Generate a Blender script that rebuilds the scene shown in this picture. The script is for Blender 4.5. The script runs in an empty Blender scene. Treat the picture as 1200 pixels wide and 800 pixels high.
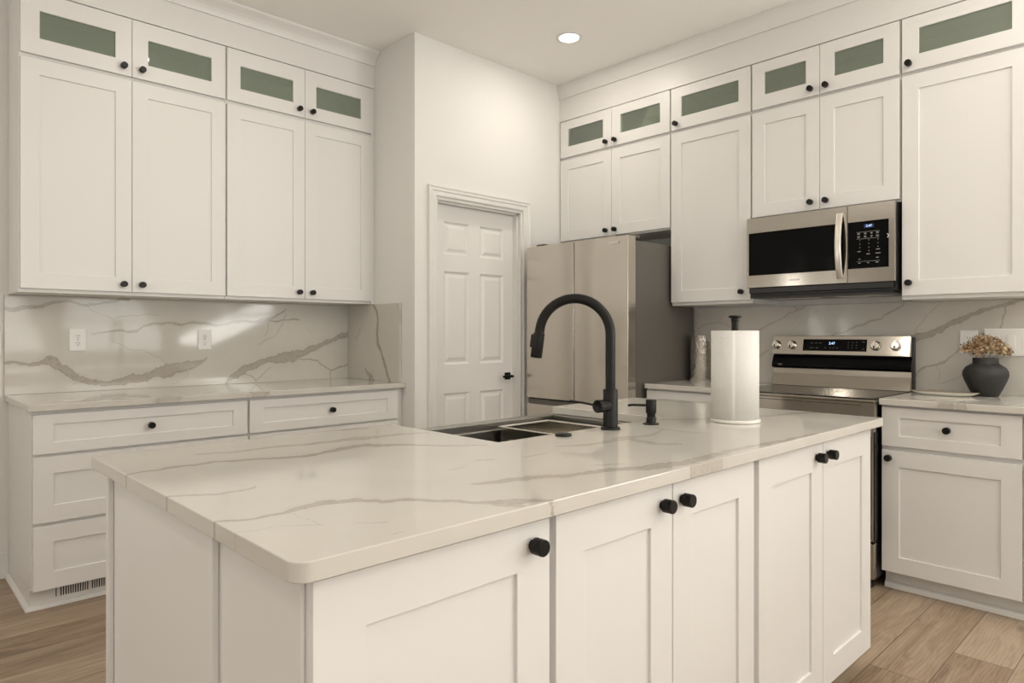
import bpy, bmesh, math, random
import numpy as np
from mathutils import Matrix, Vector
random.seed(7)
C = bpy.context.scene.collection
R = math.radians
# ------------------------------------------------------------------ camera
cam_d = bpy.data.cameras.new('camera'); cam = bpy.data.objects.new('camera', cam_d); C.objects.link(cam)
cam.location = (0, 0, 1.22); cam.rotation_euler = (R(90), 0, R(46.17 - 90))
cam_d.sensor_width = 36; cam_d.lens = 793/1200*36; cam_d.shift_y = -8.6/1200; cam_d.clip_start = .02
bpy.context.scene.camera = cam
# ------------------------------------------------------------------ world, exposure
vs = bpy.context.scene.view_settings
vs.view_transform = 'Standard'; vs.look = 'None'; vs.exposure = 0.38; vs.gamma = 1; vs.use_curve_mapping = False
w = bpy.data.worlds.new('sky'); bpy.context.scene.world = w; w.use_nodes = True
bg = w.node_tree.nodes['Background']; bg.inputs[0].default_value = (1.0, .93, .80, 1); bg.inputs[1].default_value = .5
# ------------------------------------------------------------------ daylight through the windows behind the camera, plus an added side window
WARM = (1.0, .985, .95)
def area(name, loc, rot, sx, sy, power, col=WARM):
    d = bpy.data.lights.new(name, 'AREA'); d.shape = 'RECTANGLE'; d.size = sx; d.size_y = sy; d.energy = power; d.color = col
    o = bpy.data.objects.new(name, d); o.location = loc; o.rotation_euler = rot; C.objects.link(o); return o
CEIL = 3.09
XR, YL = 4.14, 4.22          # right wall, left wall
XF, YF = -7.0, -4.2          # far ends of the open room behind the camera
# windows in the rear wall (y = YF) shine towards +y, windows in the far wall (x = XF) towards +x, tilted up to lift the ceiling
REAR_WIN = [(-2.6, -.9, .5, 2.5), (.2, 1.9, .35, 2.5), (2.3, 3.6, .35, 2.5)]
ADDED_SIDE_WIN = [(-2.6, -.7, .5, 2.5)]  # unseen window, added to brighten the ceiling over the kitchen
FAR_WIN = [(-2.2, -1.0, .6, 2.3), (.6, 1.5, .9, 2.3)]
LEFT_WIN = [(-3.75, -3.05, .15, 2.45), (-2.6, -1.9, .15, 2.45)]
for i, (a, b, z0, z1) in enumerate(REAR_WIN):
    area('window_daylight_fill', ((a+b)/2, YF-.06, (z0+z1)/2), (R(155), 0, 0), b-a, z1-z0, [40, 50, 38][i], (1, .995, .98))
for i, (a, b, z0, z1) in enumerate(FAR_WIN):
    area('window_daylight_fill', (XF-.06, (a+b)/2, (z0+z1)/2), (R(150), 0, R(-90)), b-a, z1-z0, [38, 32][i])
for i, (a, b, z0, z1) in enumerate(LEFT_WIN):
    area('window_daylight_fill', ((a+b)/2, YL+.06, (z0+z1)/2), (R(-125), 0, 0), b-a, z1-z0, 22)
for i, (a, b, z0, z1) in enumerate(ADDED_SIDE_WIN):
    area('window_daylight_fill', (XR+.06, (a+b)/2, (z0+z1)/2), (R(155), 0, R(90)), b-a, z1-z0, 140)  # fill from the added window, aimed up at the kitchen ceiling
LAMPS = [(3.216, 2.829), (1.35, 2.75), (3.0, .55), (1.2, .3), (-.9, 2.6), (-1.0, .2), (1.2, -2.0), (-1.4, -2.2), (3.0, -1.8)]  # all but the first are unseen lamps, added for illumination
LAMP_W = 4.2

# ------------------------------------------------------------------ materials
def new_mat(name):
    m = bpy.data.materials.new(name); m.use_nodes = True
    nt = m.node_tree; return m, nt, nt.nodes['Principled BSDF']
def simple(name, col, rough=.5, metal=0, bump=0, bscale=60, var=0, coat=0, spec=None):
    m, nt, b = new_mat(name); N, L = nt.nodes.new, nt.links.new
    b.inputs['Base Color'].default_value = (*col, 1); b.inputs['Roughness'].default_value = rough; b.inputs['Metallic'].default_value = metal
    if coat: b.inputs['Coat Weight'].default_value = coat; b.inputs['Coat Roughness'].default_value = .05
    if spec is not None: b.inputs['Specular IOR Level'].default_value = spec
    if bump or var:
        tc = N('ShaderNodeTexCoord'); n = N('ShaderNodeTexNoise'); n.inputs['Scale'].default_value = bscale; n.inputs['Detail'].default_value = 4
        L(tc.outputs['Object'], n.inputs['Vector'])
        if bump:
            bp = N('ShaderNodeBump'); bp.inputs['Strength'].default_value = bump; bp.inputs['Distance'].default_value = .002
            L(n.outputs['Fac'], bp.inputs['Height']); L(bp.outputs['Normal'], b.inputs['Normal'])
        if var:
            mx = N('ShaderNodeMix'); mx.data_type = 'RGBA'; mx.inputs[6].default_value = (*[c*(1-var) for c in col], 1); mx.inputs[7].default_value = (*[min(1, c*(1+var)) for c in col], 1)
            L(n.outputs['Fac'], mx.inputs[0]); L(mx.outputs[2], b.inputs['Base Color'])
    return m
M = {}
M['cab'] = simple('cabinet_paint', (.74, .727, .703), .38, bump=.03, bscale=220)
M['inner'] = simple('cabinet_interior', (.72, .69, .62), .6, var=.05, bscale=8)
M['wall'] = simple('wall_paint', (.75, .736, .707), .75, bump=.15, bscale=300)
M['ceil'] = simple('ceiling_paint', (.92, .905, .87), .85, bump=.1, bscale=200)
M['trim'] = simple('trim_paint', (.75, .737, .712), .4, bump=.02, bscale=150)
M['black'] = simple('matte_black_metal', (.012, .011, .010), .38, .6, bump=.03, bscale=400)
M['rubber'] = simple('black_rubber', (.01, .01, .01), .6, bump=.05, bscale=100)
M['bglass'] = simple('black_glass', (.003, .003, .003), .06, var=.1, spec=.09)
M['cooktop'] = simple('ceramic_cooktop_glass', (.012, .011, .010), .1, var=.1, spec=.9)
M['bplastic'] = simple('black_plastic', (.012, .012, .012), .3, bump=.03, bscale=200)
M['dside'] = simple('dark_grey_enamel', (.12, .11, .094), .42, bump=.05, bscale=500)
M['paper'] = simple('paper_towel', (.70, .685, .655), .95, bump=.5, bscale=180)
M['card'] = simple('cardboard', (.4, .3, .2), .9, var=.1, bscale=40)
M['vase'] = simple('charcoal_ceramic', (.022, .021, .020), .6, bump=.25, bscale=25, var=.3)
M['plastic'] = simple('white_plastic', (.84, .83, .80), .35, bump=.02, bscale=100)
M['slot'] = simple('socket_slot', (.03, .028, .025), .6, bump=.02)
M['dish'] = simple('glazed_white_ceramic', (.78, .75, .68), .2, bump=.05, bscale=60)
M['dishedge'] = simple('worn_glaze_edge', (.30, .26, .2), .4, var=.5, bscale=90)
M['stem'] = simple('dried_stem', (.20, .12, .06), .8, var=.3, bscale=50)
M['copper'] = simple('copper', (.42, .2, .1), .35, .9, bump=.05)
M['legend'] = simple('panel_legend', (.42, .42, .40), .6, var=.1)
M['void'] = simple('dark_gap', (.01, .01, .01), .9, var=.1)  # near-black colour standing in for the shade inside openings
def steel(name, col, rough, sx=1, sy=1, sz=60, bstr=.04, bdist=.001):
    m, nt, b = new_mat(name); N, L = nt.nodes.new, nt.links.new
    b.inputs['Base Color'].default_value = (*col, 1); b.inputs['Metallic'].default_value = 1
    tc = N('ShaderNodeTexCoord'); mp = N('ShaderNodeMapping'); mp.inputs['Scale'].default_value = (sx, sy, sz)
    n = N('ShaderNodeTexNoise'); n.inputs['Scale'].default_value = 12; n.inputs['Detail'].default_value = 5
    L(tc.outputs['Object'], mp.inputs['Vector']); L(mp.outputs['Vector'], n.inputs['Vector'])
    mr = N('ShaderNodeMapRange'); mr.inputs['To Min'].default_value = rough*.85; mr.inputs['To Max'].default_value = rough*1.2
    L(n.outputs['Fac'], mr.inputs['Value']); L(mr.outputs['Result'], b.inputs['Roughness'])
    bp = N('ShaderNodeBump'); bp.inputs['Strength'].default_value = bstr; bp.inputs['Distance'].default_value = bdist
    L(n.outputs['Fac'], bp.inputs['Height']); L(bp.outputs['Normal'], b.inputs['Normal'])
    return m
M['steel'] = steel('brushed_steel', (.47, .435, .385), .11)
M['dsteel'] = steel('dark_polished_steel', (.36, .33, .29), .09)
M['handle'] = steel('satin_handle_steel', (.80, .76, .70), .3, 1, 1, 1, .02)
M['fridge'] = steel('brushed_warm_steel', (.60, .555, .495), .2, 60, 60, 1, .01)
M['sinkst'] = steel('sink_steel', (.33, .32, .29), .3, 30, 1, 1)
M['chrome'] = steel('polished_steel', (.72, .69, .63), .1, 1, 1, 1, .02)
M['hammer'] = steel('hammered_steel', (.78, .75, .70), .16, 5, 5, 3.5, 1.0, .006)
# glass pane: thin tinted glass
m, nt, b = new_mat('tinted_cabinet_glass'); N, L = nt.nodes.new, nt.links.new
nt.nodes.remove(b); out = [n for n in nt.nodes if n.type == 'OUTPUT_MATERIAL'][0]
tr = N('ShaderNodeBsdfTransparent'); tr.inputs[0].default_value = (.80, .86, .79, 1)
df = N('ShaderNodeBsdfDiffuse'); df.inputs[0].default_value = (.36, .40, .33, 1); tl = N('ShaderNodeMixShader'); tl.inputs[0].default_value = .36
gl = N('ShaderNodeBsdfGlossy'); gl.inputs['Roughness'].default_value = .03; gl.inputs[0].default_value = (.9, .95, .9, 1)
no = N('ShaderNodeTexNoise'); no.inputs['Scale'].default_value = 3; fr = N('ShaderNodeFresnel'); fr.inputs[0].default_value = 1.6
mm = N('ShaderNodeMath'); mm.operation = 'MULTIPLY_ADD'; mm.inputs[1].default_value = .01; L(no.outputs['Fac'], mm.inputs[0]); L(fr.outputs[0], mm.inputs[2])
mx = N('ShaderNodeMixShader'); L(mm.outputs[0], mx.inputs[0]); L(tr.outputs[0], tl.inputs[1]); L(df.outputs[0], tl.inputs[2]); L(tl.outputs[0], mx.inputs[1]); L(gl.outputs[0], mx.inputs[2]); L(mx.outputs[0], out.inputs[0])
M['pane'] = m
m, nt, b = new_mat('clear_ribbed_glass'); b.inputs['Transmission Weight'].default_value = .9; b.inputs['Roughness'].default_value = .05
b.inputs['Base Color'].default_value = (.9, .88, .82, 1); M['clear'] = m
def emit(name, col, s):
    m, nt, b = new_mat(name); b.inputs['Base Color'].default_value = (0, 0, 0, 1)
    b.inputs['Emission Color'].default_value = (*col, 1); b.inputs['Emission Strength'].default_value = s; return m
M['lamp'] = emit('lamp_lens', (1, .97, .9), 14); M['digits'] = emit('display_digits', (.45, .65, 1), 1.6); M['glow'] = emit('display_glow', (.02, .04, .12), .5)
# stone with veins read from the slab's own vein fields
def stone(name, base, vein, dark):
    m, nt, b = new_mat(name); N, L = nt.nodes.new, nt.links.new
    def math_(op, a, c=None, clamp=False):
        n = N('ShaderNodeMath'); n.operation = op; n.use_clamp = clamp
        for i, v in enumerate((a, c)):
            if v is None: continue
            if isinstance(v, (int, float)): n.inputs[i].default_value = v
            else: L(v, n.inputs[i])
        return n.outputs[0]
    F = N('ShaderNodeAttribute'); F.attribute_name = 'vein_field'; T = N('ShaderNodeAttribute'); T.attribute_name = 'vein_tone'
    tc = N('ShaderNodeTexCoord')
    def noise(s, d=4, r=.6):
        n = N('ShaderNodeTexNoise'); n.inputs['Scale'].default_value = s; n.inputs['Detail'].default_value = d; n.inputs['Roughness'].default_value = r
        L(tc.outputs['Object'], n.inputs['Vector']); return n.outputs['Fac']
    n1 = noise(70, 5); n2 = noise(14, 4); n3 = noise(2.2, 3)
    f = math_('ADD', F.outputs['Fac'], math_('MULTIPLY', math_('SUBTRACT', n1, .5), 1.5))
    f = math_('ADD', f, math_('MULTIPLY', math_('SUBTRACT', n2, .5), .9))
    mr = N('ShaderNodeMapRange'); mr.interpolation_type = 'SMOOTHSTEP'; mr.inputs['From Min'].default_value = -.25; mr.inputs['From Max'].default_value = .3; L(f, mr.inputs['Value'])
    mask = math_('MULTIPLY', mr.outputs['Result'], T.outputs['Fac'])
    # darker hairline at the rim of the vein
    rim = math_('SUBTRACT', 1, math_('MULTIPLY', math_('ABSOLUTE', math_('SUBTRACT', f, .12)), 5), True)
    rim = math_('MULTIPLY', rim, math_('MULTIPLY', T.outputs['Fac'], .6))
    crk = noise(38, 6, .75); ck = N('ShaderNodeMapRange'); ck.inputs['From Min'].default_value = .52; ck.inputs['From Max'].default_value = .68; L(crk, ck.inputs['Value'])
    rim = math_('MAXIMUM', rim, math_('MULTIPLY', math_('MULTIPLY', ck.outputs['Result'], mask), .55))
    # soft halo around the veins
    hl = N('ShaderNodeMapRange'); hl.interpolation_type = 'SMOOTHSTEP'; hl.inputs['From Min'].default_value = -2.2; hl.inputs['From Max'].default_value = .2; L(F.outputs['Fac'], hl.inputs['Value'])
    halo = math_('MULTIPLY', math_('MULTIPLY', hl.outputs['Result'], T.outputs['Fac']), .16)
    cl = N('ShaderNodeMapRange'); cl.inputs['From Min'].default_value = .35; cl.inputs['From Max'].default_value = .7; L(n3, cl.inputs['Value'])
    c0 = N('ShaderNodeMix'); c0.data_type = 'RGBA'; c0.inputs[6].default_value = (*base, 1); c0.inputs[7].default_value = (*[x*.93 for x in base], 1); L(cl.outputs['Result'], c0.inputs[0])
    c1 = N('ShaderNodeMix'); c1.data_type = 'RGBA'; L(c0.outputs[2], c1.inputs[6]); c1.inputs[7].default_value = (*vein, 1); L(math_('ADD', mask, halo, True), c1.inputs[0])
    c2 = N('ShaderNodeMix'); c2.data_type = 'RGBA'; L(c1.outputs[2], c2.inputs[6]); c2.inputs[7].default_value = (*dark, 1); L(rim, c2.inputs[0])
    L(c2.outputs[2], b.inputs['Base Color']); b.inputs['Roughness'].default_value = .065; b.inputs['Specular IOR Level'].default_value = .32
    return m
M['stone'] = stone('veined_quartz', (.60, .572, .518), (.36, .32, .265), (.12, .10, .08))
# floor planks
def planks():
    m, nt, b = new_mat('oak_planks'); N, L = nt.nodes.new, nt.links.new
    def ma(op, a, c=None, d=None):
        n = N('ShaderNodeMath'); n.operation = op
        for i, v in enumerate((a, c, d)):
            if v is None: continue
            if isinstance(v, (int, float)): n.inputs[i].default_value = v
            else: L(v, n.inputs[i])
        return n.outputs[0]
    tc = N('ShaderNodeTexCoord'); sp = N('ShaderNodeSeparateXYZ'); L(tc.outputs['Object'], sp.inputs[0])
    x, y = sp.outputs[0], sp.outputs[1]
    ry = ma('DIVIDE', ma('ADD', y, .06), .19); row = ma('FLOOR', ry)
    wn = N('ShaderNodeTexWhiteNoise'); wn.noise_dimensions = '1D'; L(row, wn.inputs['W'])
    rx = ma('DIVIDE', ma('ADD', x, ma('MULTIPLY', wn.outputs['Value'], 3)), 1.35); colm = ma('FLOOR', rx)
    cb = N('ShaderNodeCombineXYZ'); L(row, cb.inputs[0]); L(colm, cb.inputs[1])
    w2 = N('ShaderNodeTexWhiteNoise'); w2.noise_dimensions = '3D'; L(cb.outputs[0], w2.inputs['Vector'])
    # grain
    off = N('ShaderNodeVectorMath'); off.operation = 'MULTIPLY_ADD'; L(w2.outputs['Color'], off.inputs[0]); off.inputs[1].default_value = (7, 7, 7); L(tc.outputs['Object'], off.inputs[2])
    mp = N('ShaderNodeMapping'); mp.inputs['Scale'].default_value = (1.3, 9, 1); L(off.outputs[0], mp.inputs['Vector'])
    g = N('ShaderNodeTexNoise'); g.inputs['Scale'].default_value = 2.2; g.inputs['Detail'].default_value = 8; g.inputs['Roughness'].default_value = .68; g.inputs['Distortion'].default_value = 1.2; L(mp.outputs[0], g.inputs['Vector'])
    wv = N('ShaderNodeTexWave'); wv.bands_direction = 'Y'; wv.inputs['Scale'].default_value = 2.6; wv.inputs['Distortion'].default_value = 9; wv.inputs['Detail'].default_value = 3; wv.inputs['Detail Scale'].default_value = 1.2
    L(mp.outputs[0], wv.inputs['Vector'])
    gg = ma('ADD', ma('MULTIPLY', g.outputs['Fac'], .80), ma('MULTIPLY', wv.outputs['Fac'], .09))
    gg = ma('ADD', gg, ma('MULTIPLY', w2.outputs['Value'], .34))
    cr = N('ShaderNodeValToRGB'); e = cr.color_ramp.elements; e[0].position = .25; e[0].color = (.10, .064, .038, 1); e[1].position = .85; e[1].color = (.44, .345, .25, 1)
    k = e.new(.52); k.color = (.27, .19, .125, 1); L(gg, cr.inputs[0])
    # knots
    vo = N('ShaderNodeTexVoronoi'); vo.inputs['Scale'].default_value = 1.4; vo.inputs['Randomness'].default_value = 1
    mk = N('ShaderNodeMapping'); mk.inputs['Scale'].default_value = (1, 2.6, 1); L(off.outputs[0], mk.inputs['Vector']); L(mk.outputs[0], vo.inputs['Vector'])
    kn = N('ShaderNodeMapRange'); kn.inputs['From Min'].default_value = .09; kn.inputs['From Max'].default_value = .02; kn.inputs['To Max'].default_value = .7; L(vo.outputs['Distance'], kn.inputs['Value'])
    # seams
    fy = ma('FRACT', ry); fx = ma('FRACT', rx)
    ey = ma('MINIMUM', fy, ma('SUBTRACT', 1, fy)); ex = ma('MINIMUM', fx, ma('SUBTRACT', 1, fx))
    s = ma('MAXIMUM', ma('LESS_THAN', ey, .009), ma('LESS_THAN', ex, .0013))
    dk = ma('MAXIMUM', ma('MULTIPLY', s, .7), kn.outputs['Result'])
    mx = N('ShaderNodeMix'); mx.data_type = 'RGBA'; L(dk, mx.inputs[0]); L(cr.outputs[0], mx.inputs[6]); mx.inputs[7].default_value = (.06, .038, .022, 1)
    L(mx.outputs[2], b.inputs['Base Color']); b.inputs['Roughness'].default_value = .42
    bp = N('ShaderNodeBump'); bp.inputs['Strength'].default_value = .15; bp.inputs['Distance'].default_value = .002; L(ma('SUBTRACT', gg, s), bp.inputs['Height']); L(bp.outputs[0], b.inputs['Normal'])
    return m
M['floor'] = planks()
def petals(name, c1, c2):
    m, nt, b = new_mat(name); N, L = nt.nodes.new, nt.links.new
    tc = N('ShaderNodeTexCoord'); n = N('ShaderNodeTexNoise'); n.inputs['Scale'].default_value = 45; n.inputs['Detail'].default_value = 3; L(tc.outputs['Object'], n.inputs['Vector'])
    cr = N('ShaderNodeValToRGB'); cr.color_ramp.elements[0].position = .38; cr.color_ramp.elements[0].color = (*c1, 1); cr.color_ramp.elements[1].position = .62; cr.color_ramp.elements[1].color = (*c2, 1)
    L(n.outputs['Fac'], cr.inputs[0]); L(cr.outputs[0], b.inputs['Base Color']); b.inputs['Roughness'].default_value = .9; return m
M['petal'] = petals('dried_petals', (.19, .10, .045), (.58, .42, .26))
M['petal2'] = petals('dried_cream_petals', (.33, .2, .1), (.72, .6, .38))

# ------------------------------------------------------------------ mesh helpers
class MB:
    def __init__(s): s.v = []; s.f = []; s.smooth = []
    def add(s, vs, fs, sm=False):
        o = len(s.v); s.v += [tuple(v) for v in vs]; s.f += [tuple(o+i for i in f) for f in fs]; s.smooth += [sm]*len(fs); return s
    def box(s, x0, x1, y0, y1, z0, z1):
        return s.add([(x0,y0,z0),(x1,y0,z0),(x1,y1,z0),(x0,y1,z0),(x0,y0,z1),(x1,y0,z1),(x1,y1,z1),(x0,y1,z1)],
                     [(0,3,2,1),(4,5,6,7),(0,1,5,4),(1,2,6,5),(2,3,7,6),(3,0,4,7)])
    def lathe(s, prof, n=32, c=(0,0,0), axis='z', closed=True):
        vs = []; fs = []
        for (r, h) in prof:
            for k in range(n):
                a = 2*math.pi*k/n; p = (r*math.cos(a), r*math.sin(a), h)
                if axis == 'y': p = (p[0], h, p[1])          # profile height runs along y
                if axis == 'x': p = (h, p[0], p[1])
                vs.append((c[0]+p[0], c[1]+p[1], c[2]+p[2]))
        m = len(prof)
        for i in range(m-1):
            for k in range(n):
                a, b2 = i*n+k, i*n+(k+1) % n; q = (a, b2, b2+n, a+n)
                fs.append(q if axis != 'y' else q[::-1])
        s.add(vs, fs, True)
        if closed:
            o = len(s.v)-len(vs)
            e0 = tuple(range(n))[::-1]; e1 = tuple((m-1)*n+k for k in range(n))
            if axis == 'y': e0, e1 = e0[::-1], e1[::-1]
            s.f += [tuple(o+i for i in e0), tuple(o+i for i in e1)]; s.smooth += [False, False]
        return s
    def tube(s, pts, r, n=16, caps=True):
        P = [Vector(p) for p in pts]; rr = r if isinstance(r, (list, tuple)) else [r]*len(P)
        t0 = (P[1]-P[0]).normalized(); up = Vector((0,0,1)) if abs(t0.z) < .9 else Vector((1,0,0))
        u = t0.cross(up).normalized(); vs = []
        for i, p in enumerate(P):
            t = ((P[min(i+1, len(P)-1)]-P[max(i-1, 0)])).normalized()
            u = (u - t*u.dot(t)).normalized(); v = t.cross(u)
            for k in range(n):
                a = 2*math.pi*k/n; vs.append(tuple(p + (u*math.cos(a)+v*math.sin(a))*rr[i]))
        fs = [(i*n+k, i*n+(k+1) % n, (i+1)*n+(k+1) % n, (i+1)*n+k) for i in range(len(P)-1) for k in range(n)]
        o = len(s.v); s.add(vs, fs, True)
        if caps:
            s.f += [tuple(o+k for k in range(n))[::-1], tuple(o+(len(P)-1)*n+k for k in range(n))]; s.smooth += [False, False]
        return s
    def extrude(s, prof, p0, p1, flip=False):
        """profile polygon [(a, b)] placed by functions p0, p1 -> 3d points of the two ends"""
        n = len(prof); vs = [p0(a, b) for a, b in prof]+[p1(a, b) for a, b in prof]
        fs = [(k, (k+1) % n, n+(k+1) % n, n+k) for k in range(n)]+[tuple(range(n))[::-1], tuple(range(n, 2*n))]
        return s.add(vs, fs)
def mesh_of(name, mb, mat):
    me = bpy.data.meshes.new(name); me.from_pydata(mb.v, [], mb.f); me.materials.append(mat)
    me.polygons.foreach_set('use_smooth', mb.smooth)
    bm = bmesh.new(); bm.from_mesh(me); bmesh.ops.recalc_face_normals(bm, faces=bm.faces); bm.to_mesh(me); bm.free()
    if any(mb.smooth): me.set_sharp_from_angle(angle=R(38))
    return me
def obj(name, mb, mat, parent=None, bevel=0, seg=2):
    o = bpy.data.objects.new(name, mesh_of(name, mb, mat)); C.objects.link(o)
    if parent: o.parent = parent
    if bevel:
        b = o.modifiers.new('bevel', 'BEVEL'); b.width = bevel; b.segments = seg; b.limit_method = 'ANGLE'; b.angle_limit = R(40); b.harden_normals = False
    return o
def tag(o, label, cat, group=None):
    o['label'] = label; o['category'] = cat
    if group: o['group'] = group
    return o
def thing(name, label, cat, loc=(0,0,0), rotz=0, group=None):
    o = bpy.data.objects.new(name, None); C.objects.link(o); o.location = loc; o.rotation_euler = (0, 0, rotz); o.empty_display_size = .05
    return tag(o, label, cat, group)
def struct(name, mb, mat, parent=None, bevel=0):
    o = obj(name, mb, mat, parent, bevel)
    if not parent: o['kind'] = 'structure'
    return o
def text(name, body, size, mat, parent, loc, rot, extr=.0003):
    cu = bpy.data.curves.new(name, 'FONT'); cu.body = body; cu.size = size; cu.extrude = extr; cu.align_x = 'CENTER'; cu.align_y = 'CENTER'
    t = bpy.data.objects.new(name+'_curve', cu); C.objects.link(t)
    dg = bpy.context.evaluated_depsgraph_get(); me = bpy.data.meshes.new_from_object(t.evaluated_get(dg)); bpy.data.objects.remove(t)
    me.materials.clear(); me.materials.append(mat)
    o = bpy.data.objects.new(name, me); C.objects.link(o); o.parent = parent; o.location = loc; o.rotation_euler = rot; return o
# ------------------------------------------------------------------ the room
def wall_box(name, *boxes, mat='wall'):
    mb = MB()
    for b in boxes: mb.box(*b)
    return struct(name, mb, M[mat])
TH = .12
wall_box('floor', (XF-TH, XR+TH, YF-TH, YL+TH, -.05, 0), mat='floor')
wall_box('ceiling', (XF-TH, XR+TH, YF-TH, YL+TH, CEIL, CEIL+.1), mat='ceil')
XW, YD = 2.467, 3.44                      # pantry closet: return wall and door wall
wall_box('wall_pantry_side', (XW, XW+TH, YD+TH, YL, 0, CEIL))
DX0, DX1, DZ = 2.628, 3.405, 2.098
wall_box('wall_pantry_front', (XW, DX0, YD, YD+TH, 0, CEIL), (DX1, XR, YD, YD+TH, 0, CEIL), (DX0, DX1, YD, YD+TH, DZ, CEIL))
def wall_with_windows(name, wins, along, a0, a1, pos, sgn):
    bx = []; edges = [a0]+[v for wn in wins for v in wn[:2]]+[a1]
    def mk(p, q, z0, z1):
        lo, hi = sorted((pos, pos+sgn*TH)); return (p, q, lo, hi, z0, z1) if along == 'x' else (lo, hi, p, q, z0, z1)
    for i in range(0, len(edges), 2): bx.append(mk(edges[i], edges[i+1], 0, CEIL))
    for (p, q, z0, z1) in wins: bx += [mk(p, q, 0, z0), mk(p, q, z1, CEIL)]
    wall_box(name, *bx)
wall_with_windows('wall_rear', REAR_WIN, 'x', XF-TH, XR, YF, -1)
wall_with_windows('wall_far', FAR_WIN, 'y', YF, YL, XF, -1)
wall_with_windows('wall_left', LEFT_WIN, 'x', XF, XR+TH, YL, 1)
wall_with_windows('wall_right', ADDED_SIDE_WIN, 'y', YF-TH, YL, XR, 1)
k = 0
for wins, al, pos in ((REAR_WIN, 'x', YF), (FAR_WIN, 'y', XF), (ADDED_SIDE_WIN, 'y', XR+.04), (LEFT_WIN, 'x', YL+.04)):  # the added side window gets a frame like the others
    for (p, q, z0, z1) in wins:
        k += 1; mb = MB(); t = .05; zm = (z0+z1)/2
        for (a, b, c, d) in ((p, q, z0, z0+t), (p, q, z1-t, z1), (p, p+t, z0+t, z1-t), (q-t, q, z0+t, z1-t), (p+t, q-t, zm-.02, zm+.02)):
            mb.box(a, b, pos-.05, pos+.01, c, d) if al == 'x' else mb.box(pos-.05, pos+.01, a, b, c, d)
        struct('window_%d' % k, mb, M['trim'])
# base boards and mouldings
struct('baseboard_left', MB().box(-1.85, .53, YL-.016, YL, 0, .13).box(-1.85, .53, YL-.03, YL-.016, 0, .02), M['trim'], bevel=.003)
struct('baseboard_rear', MB().box(XF, XR, YF, YF+.016, 0, .13), M['trim'], bevel=.003)
struct('baseboard_pantry', MB().box(XW, DX0-.062, YD-.016, YD, 0, .13), M['trim'], bevel=.003)
# door casing (three stepped boards, mitred look) and jamb
cas = [(0, 0), (0, .018), (.012, .022), (.020, .016), (.046, .012), (.062, .010), (.062, 0)]   # (outward distance reversed, projection)
def casing():
    mb = MB(); W = .064
    pr = [(0, 0), (0, .010), (.006, .014), (.030, .014), (.036, .019), (.050, .020), (.058, .024), (W, .024), (W, 0)]
    # left jamb side: distance measured outward from opening
    n = len(pr)
    for side in (-1, 1):
        xo = DX0 if side < 0 else DX1
        a = [(xo+side*d, YD-h, 0) for d, h in pr]; b = [(xo+side*d, YD-h, DZ+d) for d, h in pr]
        mb.add(a+b, [(i, (i+1) % n, n+(i+1) % n, n+i) for i in range(n)]+[tuple(range(n))])
    a = [(DX0-d, YD-h, DZ+d) for d, h in pr]; b = [(DX1+d, YD-h, DZ+d) for d, h in pr]
    mb.add(a+b, [(i, (i+1) % n, n+(i+1) % n, n+i) for i in range(n)])
    return mb
struct('trim_1', casing(), M['trim'])
J = .018
mbj = MB().box(DX0, DX0+J, YD, YD+TH, 0, DZ).box(DX1-J, DX1, YD, YD+TH, 0, DZ).box(DX0+J, DX1-J, YD, YD+TH, DZ-J, DZ)
mbj.box(DX1-J-.011, DX1-J, YD+.03, YD+.069, 0, DZ-J).box(DX0+J, DX0+J+.011, YD+.03, YD+.069, 0, DZ-J).box(DX0+J, DX1-J, YD+.03, YD+.069, DZ-J-.011, DZ-J)
struct('trim_2', mbj, M['trim'])
# six panel door leaf
def door_leaf():
    x0, x1, z0, z1 = DX0+J+.003, DX1-J-.003, .008, DZ-J-.012; yf, yb = YD+.07, YD+.105
    mx = (x0+x1)/2; cols = [(x0+.10, mx-.048), (mx+.048, x1-.10)]; rows = [(1.745, 1.962), (1.02, 1.635), (.22, .83)]
    xs = [x0, cols[0][0], cols[0][1], cols[1][0], cols[1][1], x1]; zs = [z0, rows[2][0], rows[2][1], rows[1][0], rows[1][1], rows[0][0], rows[0][1], z1]
    mb = MB()
    for i in range(5):
        for j in range(7):
            a, b, c, d = xs[i], xs[i+1], zs[j], zs[j+1]
            if i in (1, 3) and j in (1, 3, 5):
                prev = [(a, c), (b, c), (b, d), (a, d)]; py = yf
                for ins, dy in ((.012, .010), (.022, .010), (.042, .002)):
                    cur = [(a+ins, c+ins), (b-ins, c+ins), (b-ins, d-ins), (a+ins, d-ins)]; cy = yf+dy
                    mb.add([(p[0], py, p[1]) for p in prev]+[(p[0], cy, p[1]) for p in cur], [(t, (t+1) % 4, 4+(t+1) % 4, 4+t) for t in range(4)]); prev, py = cur, cy
                mb.add([(p[0], py, p[1]) for p in prev], [(0, 1, 2, 3)])
            else: mb.add([(a, yf, c), (b, yf, c), (b, yf, d), (a, yf, d)], [(0, 1, 2, 3)])
    mb.add([(x0,yf,z0),(x1,yf,z0),(x1,yb,z0),(x0,yb,z0),(x0,yf,z1),(x1,yf,z1),(x1,yb,z1),(x0,yb,z1)], [(0,3,2,1),(4,5,6,7),(1,2,6,5),(2,3,7,6),(3,0,4,7)])
    me = bpy.data.meshes.new('door_1'); me.from_pydata(mb.v, [], mb.f); me.materials.append(M['trim'])
    bm = bmesh.new(); bm.from_mesh(me); bmesh.ops.remove_doubles(bm, verts=bm.verts, dist=.00002); bmesh.ops.recalc_face_normals(bm, faces=bm.faces); bm.to_mesh(me); bm.free()
    o = bpy.data.objects.new('door_1', me); C.objects.link(o); o['kind'] = 'structure'; return o
dl = door_leaf()
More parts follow.
